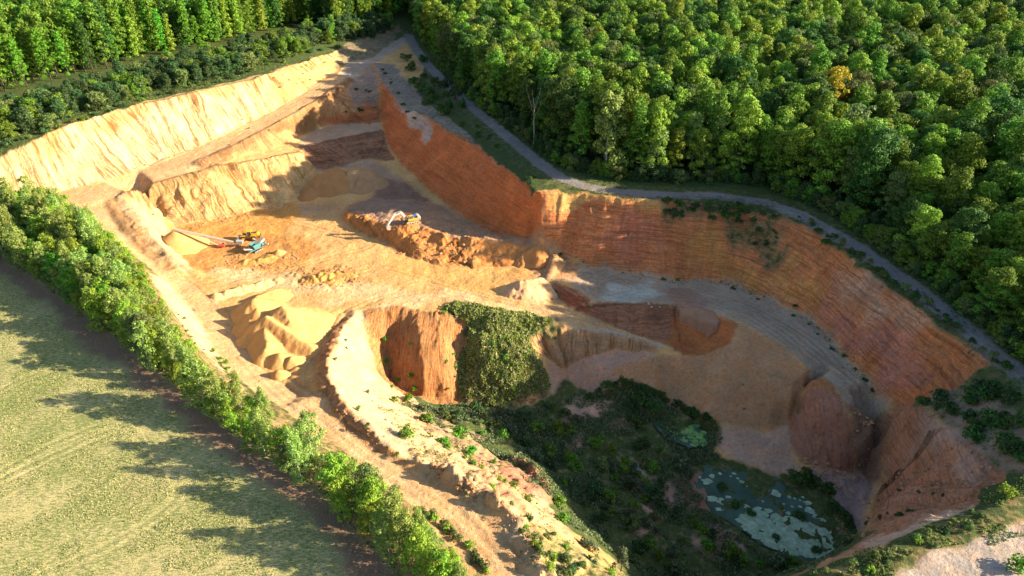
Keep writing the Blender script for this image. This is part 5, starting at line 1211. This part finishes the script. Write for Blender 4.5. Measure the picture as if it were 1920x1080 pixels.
# wheel loader: front (bucket) points along +x of its own axes
x, y, z = hit(469, 449)
wl = thing('wheel_loader', (x, y, z), math.radians(186), 'yellow wheel loader with raised cab standing behind the screening machine', 'wheel loader'); wl.scale = (1.15, 1.15, 1.15)
for i, (wx_, wy_) in enumerate([(1.75, 1.15), (1.75, -1.15), (-1.55, 1.15), (-1.55, -1.15)]):
    w = MB().cyl((wx_, wy_-.33, .85), (wx_, wy_+.33, .85), .85, seg=20).build('wheel', RUB, wl)
    s_ = 1 if wy_ > 0 else -1
    MB().cyl((wx_, wy_+s_*.30, .85), (wx_, wy_+s_*.37, .85), .45, seg=16).cyl((wx_, wy_+s_*.37, .85), (wx_, wy_+s_*.42, .85), .18, seg=10).build('rim', YEL, w)
MB().prism([(-3.3, .95), (-3.4, 1.9), (-2.9, 2.25), (-1.0, 2.35), (-.5, 1.3), (-.5, .8)], -.95, .95).build('engine_hood', YEL, wl)
MB().box((-2.0, 0, 2.42), (1.1, 1.1, .12)).cyl((-1.3, .45, 2.3), (-1.3, .45, 3.0), .08).build('exhaust', DRK, wl)
MB().box((-3.42, 0, 1.25), (.3, 2.2, .7)).build('counterweight', DRK, wl)
MB().box((.9, 0, 1.0), (2.6, .9, .8)).box((-.2, 0, .95), (1.2, .6, .5)).build('front_frame', YEL, wl)
for s_ in (-1, 1): MB().box((1.75, s_*1.15, 1.78), (1.5, .62, .1)).box((-1.55, s_*1.15, 1.8), (1.7, .62, .12)).build('mudguard', YEL, wl)
MB().prism([(-.75, 1.5), (-.85, 3.0), (.45, 3.0), (.75, 2.0), (.6, 1.5)], -.72, .72).build('cab_glazing', GLS, wl)
MB().box((-.2, 0, 3.1), (1.75, 1.75, .2)).build('cab_roof', YEL, wl)
for sx, sz0 in ((-.8, 1.5), (.62, 1.5)):
    for s_ in (-1, 1): MB().bar((sx, s_*.75, sz0), (sx-.02 if sx < 0 else .42, s_*.75, 3.02), .1, .1).build('cab_post', YEL, wl)
for s_ in (-1, 1): MB().bar((.9, s_*.55, 1.7), (2.6, s_*.55, 1.25), .16, .32).bar((2.6, s_*.55, 1.25), (3.35, s_*.55, .55), .16, .28).build('lift_arm', YEL, wl)
MB().cyl((1.0, 0, 1.5), (2.7, 0, 1.35), .09).cyl((2.7, 0, 1.35), (3.3, 0, .9), .07).build('tilt_cylinder', STL, wl)
bk = MB().prism([(3.2, .12), (4.35, .06), (4.4, .12), (3.45, .3), (3.25, .75), (3.5, 1.3), (3.42, 1.36), (3.1, .85)], -1.45, 1.45)
bk.box((3.7, 1.45, .5), (.95, .06, .75)).box((3.7, -1.45, .5), (.95, .06, .75)).build('bucket', STL, wl)

# mobile screening machine (teal and white), long axis along own x
x, y, z = hit(482, 470)
sc = thing('screening_machine', (x, y, z), math.radians(58), 'teal and white mobile screening machine on tracks between loader and small sand heap', 'screener'); sc.scale = (.98, .98, .98)
for s_ in (-1, 1):
    t_ = MB().prism([(-2.0, .35), (-1.7, .02), (1.7, .02), (2.0, .35), (1.7, .72), (-1.7, .72)], s_*1.05-.22, s_*1.05+.22).build('crawler_track', DRK, sc)
    for k in range(5): MB().cyl((-1.5+k*.75, s_*1.05-.25, .37), (-1.5+k*.75, s_*1.05+.25, .37), .26, seg=10).build('roller', STL, t_)
MB().box((0, 0, 1.05), (7.0, 1.3, .45)).build('chassis', TEAL, sc)
MB().prism([(.2, 2.0), (3.6, 3.3), (3.6, 3.9), (.2, 2.7)], -.95, .95).build('screen_box', WHT, sc)
MB().prism([(.4, 2.72), (3.5, 3.92), (3.5, 3.98), (.4, 2.78)], -.8, .8).build('screen_mesh', BELT, sc)
hp_ = MB().prism([(-1.6, 1.5), (1.0, 1.5), (1.7, 3.3), (-2.3, 3.3)], -1.35, -1.28).prism([(-1.6, 1.5), (1.0, 1.5), (1.7, 3.3), (-2.3, 3.3)], 1.28, 1.35).prism([(-1.6, 1.5), (-1.5, 1.5), (-2.2, 3.3), (-2.3, 3.3)], -1.3, 1.3); hp_.build('feed_hopper', TEAL, sc)
MB().box((-.2, 0, 1.7), (2.6, 1.3, .3)).build('feed_belt', BELT, sc)
cv = MB().bar((-1.6, 0, 1.3), (-5.6, 0, 3.0), .9, .22).build('tail_conveyor', WHT, sc)
MB().bar((-1.6, 0, 1.44), (-5.6, 0, 3.14), .66, .06).build('belt', BELT, cv)
for s_ in (-1, 1):
    c_ = MB().bar((1.5, s_*.9, 1.4), (2.6, s_*4.0, 2.9), .75, .2).build('side_conveyor', WHT, sc)
    MB().bar((1.5, s_*.9, 1.54), (2.6, s_*4.0, 3.04), .55, .06).build('belt', BELT, c_)
MB().box((2.9, 0, 1.75), (1.5, 1.4, 1.0)).build('engine_box', TEAL, sc)
for s_ in (-1, 1): MB().bar((.3, s_*.9, 1.2), (.4, s_*.9, 2.3), .14, .14).bar((3.4, s_*.9, 1.2), (3.4, s_*.9, 3.4), .14, .14).build('support', TEAL, sc)

# the long stacking conveyor: from its tail by the screener to its head over the cone
hx, hy, hz = cone_peak[:3]; tx, ty, tz = hit(452, 462)
head = Vector((hx-.4, hy+.2, hz+.9)); tail = Vector((tx, ty, tz+1.2))
cvr = thing('stacking_conveyor', (tx, ty, tz), 0, 'long pale stacking conveyor running from the screener up to the sand cone', 'conveyor')
hd = head-Vector((tx, ty, tz)); tl = tail-Vector((tx, ty, tz)); dirv = (hd-tl).normalized(); side = Vector((-dirv.y, dirv.x, 0)).normalized(); up = dirv.cross(side); up = up if up.z > 0 else -up
fr = MB()
for s_ in (-1, 1):
    fr.bar(tl+side*s_*.5, hd+side*s_*.5, .12, .14).bar(tl+side*s_*.5-up*.6, hd+side*s_*.5-up*.45, .08, .1)
fr.build('truss_rail', GRYM, cvr)
for k in range(15):
    a = tl.lerp(hd, k/15); b_ = tl.lerp(hd, (k+1)/15); br = MB()
    for s_ in (-1, 1): br.bar(a+side*s_*.5, b_+side*s_*.5-up*.55, .06, .06)
    br.bar(a-side*.5-up*.55, a+side*.5-up*.55, .06, .06); br.build('truss_brace', GRYM, cvr)
MB().bar(tl+up*.12, hd+up*.12, .8, .07).build('belt', BELT, cvr)
MB().cyl(hd-side*.5, hd+side*.5, .24).build('head_drum', STL, cvr); MB().cyl(tl-side*.5, tl+side*.5, .24).build('tail_drum', STL, cvr)
MB().prism([(-.9, 0), (.9, 0), (1.3, 1.1), (-1.3, 1.1)], -.8, .8).build('intake_hopper', GRYM, cvr).location = tl+Vector((0, 0, .1))
def on_ground(p): return Vector((p.x, p.y, gz(p.x+tx, p.y+ty)-tz))
foot = on_ground(tl.lerp(hd, .30)-side*.0)
for s_ in (-1, 1):
    MB().bar(foot+side*s_*.9+Vector((0, 0, .5)), tl.lerp(hd, .62)+side*s_*.5-up*.5, .16, .2).build('strut', WHT, cvr)
    w = MB().cyl(foot+side*s_*1.25+Vector((0, 0, .5)), foot+side*s_*.95+Vector((0, 0, .5)), .5, seg=16).build('wheel', RUB, cvr)
MB().bar(foot-side*1.2+Vector((0, 0, .5)), foot+side*1.2+Vector((0, 0, .5)), .2, .2).build('axle', REDM, cvr)
MB().box((0, 0, 0), (2.4, 1.1, .8)).build('power_unit', REDM, cvr).location = foot+Vector((.2, -.8, .75))
MB().bar(foot+Vector((0, 0, .5)), tl+Vector((-.4, 0, -.4)), .16, .16).build('drawbar', WHT, cvr)

# excavator: boom along own +x
x, y, z = hit(772, 418)
ex = thing('excavator', (x, y, z-.05), math.radians(208), 'yellow crawler excavator reaching over the edge of the spoil ramp with a pale arm', 'excavator', rot=(0, math.radians(0), math.radians(203))); ex.scale = (1.12, 1.12, 1.12)
for s_ in (-1, 1):
    t_ = MB().prism([(-2.2, .45), (-1.95, .08), (1.95, .08), (2.2, .45), (1.95, .92), (-1.95, .92)], s_*1.25-.3, s_*1.25+.3).build('crawler_track', DUST, ex)
    for k in range(5): MB().cyl((-1.7+k*.85, s_*1.25-.33, .45), (-1.7+k*.85, s_*1.25+.33, .45), .27, seg=10).build('roller', DRK, t_)
MB().box((0, 0, .75), (2.0, 2.2, .45)).cyl((0, 0, .9), (0, 0, 1.15), .8, seg=18).build('undercarriage', DRK, ex)
MB().box((-.7, 0, 1.6), (4.2, 2.7, .85), bev=.1).build('upper_body', YEL, ex)
MB().prism([(-2.9, 1.25), (-3.0, 2.1), (-2.5, 2.5), (-1.9, 2.5), (-1.9, 1.25)], -1.35, 1.35).build('counterweight', GRYM, ex)
MB().box((-1.1, -.5, 2.25), (1.6, 1.5, .45), bev=.08).build('engine_cover', BLU, ex)
MB().prism([(-.2, 2.0), (-.2, 3.1), (1.05, 3.1), (1.4, 2.3), (1.3, 1.4), (-.2, 1.4)], .45, 1.35).build('cab_glazing', GLS, ex)
MB().box((.42, .9, 3.16), (1.45, 1.05, .12)).build('cab_roof', YEL, ex)
MB().bar((1.42, .45, 1.4), (1.05, .45, 3.1), .08, .08).bar((1.42, 1.35, 1.4), (1.05, 1.35, 3.1), .08, .08).box((.6, 1.38, 1.75), (1.5, .06, .7)).build('cab_frame', YEL, ex)
MB().bar((-.4, -1.3, 2.0), (-.4, -1.3, 2.9), .07, .07).bar((-.4, -1.3, 2.9), (1.0, -1.3, 2.9), .07, .07).bar((1.0, -1.3, 2.9), (1.0, -1.3, 2.0), .07, .07).build('handrail', REDM, ex)
bm_ = MB(); bm_.prism([(1.0, 1.5), (1.2, 1.2), (3.6, 4.1), (5.9, 3.6), (6.0, 3.9), (3.5, 4.9), (2.7, 4.4)], -.28, .28); bm_.build('boom', GRYM, ex)
MB().cyl((1.7, -.4, 1.3), (3.1, -.4, 3.6), .11).cyl((1.7, .4, 1.3), (3.1, .4, 3.6), .11).build('boom_cylinder', STL, ex)
MB().cyl((3.2, 0, 5.0), (5.5, 0, 4.7), .1).build('stick_cylinder', STL, ex)
MB().prism([(5.4, 4.75), (6.3, 3.9), (8.3, .9), (8.0, .7), (5.7, 3.5), (5.2, 4.5)], -.22, .22).build('stick', WHT, ex)
MB().cyl((6.2, 0, 4.2), (7.9, 0, 1.9), .08).build('bucket_cylinder', STL, ex)
MB().prism([(8.35, 1.0), (8.9, .6), (8.9, -.4), (8.2, -1.1), (7.4, -.9), (7.35, -.8), (8.1, -.85), (8.6, -.3), (8.55, .4), (8.05, .7)], -.6, .6).box((8.2, .6, -.1), (1.1, .07, 1.5)).box((8.2, -.6, -.1), (1.1, .07, 1.5)).build('bucket', STL, ex)

# loose boulders and clods
def rock(seed, n=1):
    import bmesh
    bm = bmesh.new(); bmesh.ops.create_icosphere(bm, subdivisions=2, radius=1); r_ = random.Random(seed); o_ = Vector((r_.random()*9, seed, 3))
    from mathutils import noise as mn
    for v in bm.verts: v.co *= 1+.35*mn.noise(v.co*1.3+o_)+.12*mn.noise(v.co*3.5+o_); v.co.z *= .65
    me = bpy.data.meshes.new('boulder'); bm.to_mesh(me); bm.free(); return me
CLOD = sandmat('clod', (.42,.24,.12), (.3,.16,.08)); PALEROCK = sandmat('pale_rock', (.45,.4,.34), (.33,.28,.24))
RK = [rock(k) for k in range(4)]
for m_ in RK: m_.materials.append(CLOD)
RP = [rock(k+9) for k in range(3)]
for m_ in RP: m_.materials.append(PALEROCK)
def clods(name, polys, n, sz, data, label, seed):
    r_ = np.random.default_rng(seed); out = []; scs = []
    for poly in polys:
        P = [hit(*p)[:2] for p in poly]; xs = [p[0] for p in P]; ys = [p[1] for p in P]
        X = r_.uniform(min(xs), max(xs), n*6); Y = r_.uniform(min(ys), max(ys), n*6); k = inpoly(X, Y, P) & (fbm(X, Y, 6, 3, seed) > r_.uniform(-.5, .35, n*6)); X, Y = X[k][:n], Y[k][:n]
        Z = bil(H, X, Y)
        for i in range(len(X)): out.append((X[i], Y[i], Z[i], int(r_.integers(0, len(data))))); scs.append(float(sz[0]+(sz[1]-sz[0])*r_.random()**3))
    srcs = [next(o for o in S.objects if o.data is m_) for m_ in data]
    mass(name, out, srcs, label, scs, 'earth clods')

def rocks(poly, n, sz, data, where, word, seed):
    r_ = random.Random(seed); xs = [p[0] for p in poly]; ys = [p[1] for p in poly]; lst = []
    while len(lst) < n:
        a, b_ = r_.uniform(min(xs), max(xs)), r_.uniform(min(ys), max(ys))
        if inpoly(np.array([a]), np.array([b_]), poly)[0]: lst.append((a, b_, r_.uniform(*sz)))
    for i, (a, b_, s_) in enumerate(sorted(lst)):
        x, y, z = hit(a, b_); o = link('boulder', r_.choice(data), None, (x, y, z+s_*.1), (0, 0, r_.uniform(0, 6)), (s_, s_*r_.uniform(.7, 1.2), s_*r_.uniform(.7, 1.1)))
        o['label'] = f"{word} {where}, {ordw(i+1)} from the left"; o['category'] = 'boulder'; o['group'] = f'{word}s {where}'
rocks([(740,430),(960,455),(1000,480),(860,495),(780,480)], 26, (.35,.8), RK, 'on the sunlit face below the excavator', 'orange earth clod', 1)
rocks([(570,505),(650,500),(670,525),(580,535)], 10, (.25,.55), RK, 'among the tipped mounds', 'orange earth clod', 2)
rocks([(790,850),(880,900),(950,930),(940,960),(860,920),(790,880)], 16, (.3,.8), RK, 'on the crumbling berm beside the haul road', 'tan earth clod', 3)
rocks([(1060,600),(1230,640),(1250,660),(1140,625)], 10, (.25,.5), RP, 'on the pale lip above the striped bank', 'pale stone', 4)
rocks([(1480,840),(1600,890),(1630,940),(1540,900)], 12, (.3,.7), RK, 'below the pinkish spoil fan', 'brown earth clod', 5)
rocks([(1110,563),(1270,572),(1265,580),(1115,572)], 9, (.2,.45), RP, 'along the lip of the grey terrace', 'pale stone', 6)

clods('loose_clods', [[(632,408),(700,385),(900,425),(1015,450),(1015,500),(880,503),(760,484),(670,436)], [(600,700),(640,790),(707,847),(797,893),(923,957),(1003,1080),(1040,1080),(960,965),(800,860),(650,757)],
   [(560,505),(660,500),(680,535),(560,545)], [(400,480),(560,470),(560,505),(400,510)], [(1590,757),(1645,787),(1650,980),(1560,930),(1500,880),(1612,888)], [(690,700),(780,760),(900,850),(1000,940),(960,1000),(850,905),(740,845)],
   [(600,228),(700,140),(716,228)], [(1040,476),(1100,500),(1280,526),(1437,563),(1557,630),(1640,725),(1600,720),(1500,610),(1360,545),(1200,527),(1060,500)], [(1650,800),(1705,765),(1885,892),(1830,947),(1622,1025)], [(268,388),(335,424),(545,380),(545,392),(335,436),(280,405)]],
   420, (.1,.5), [m_ for m_ in RK if any(o.data is m_ for o in S.objects)], 'crumbled earth clods strewn over banks and cliff feet', 5)
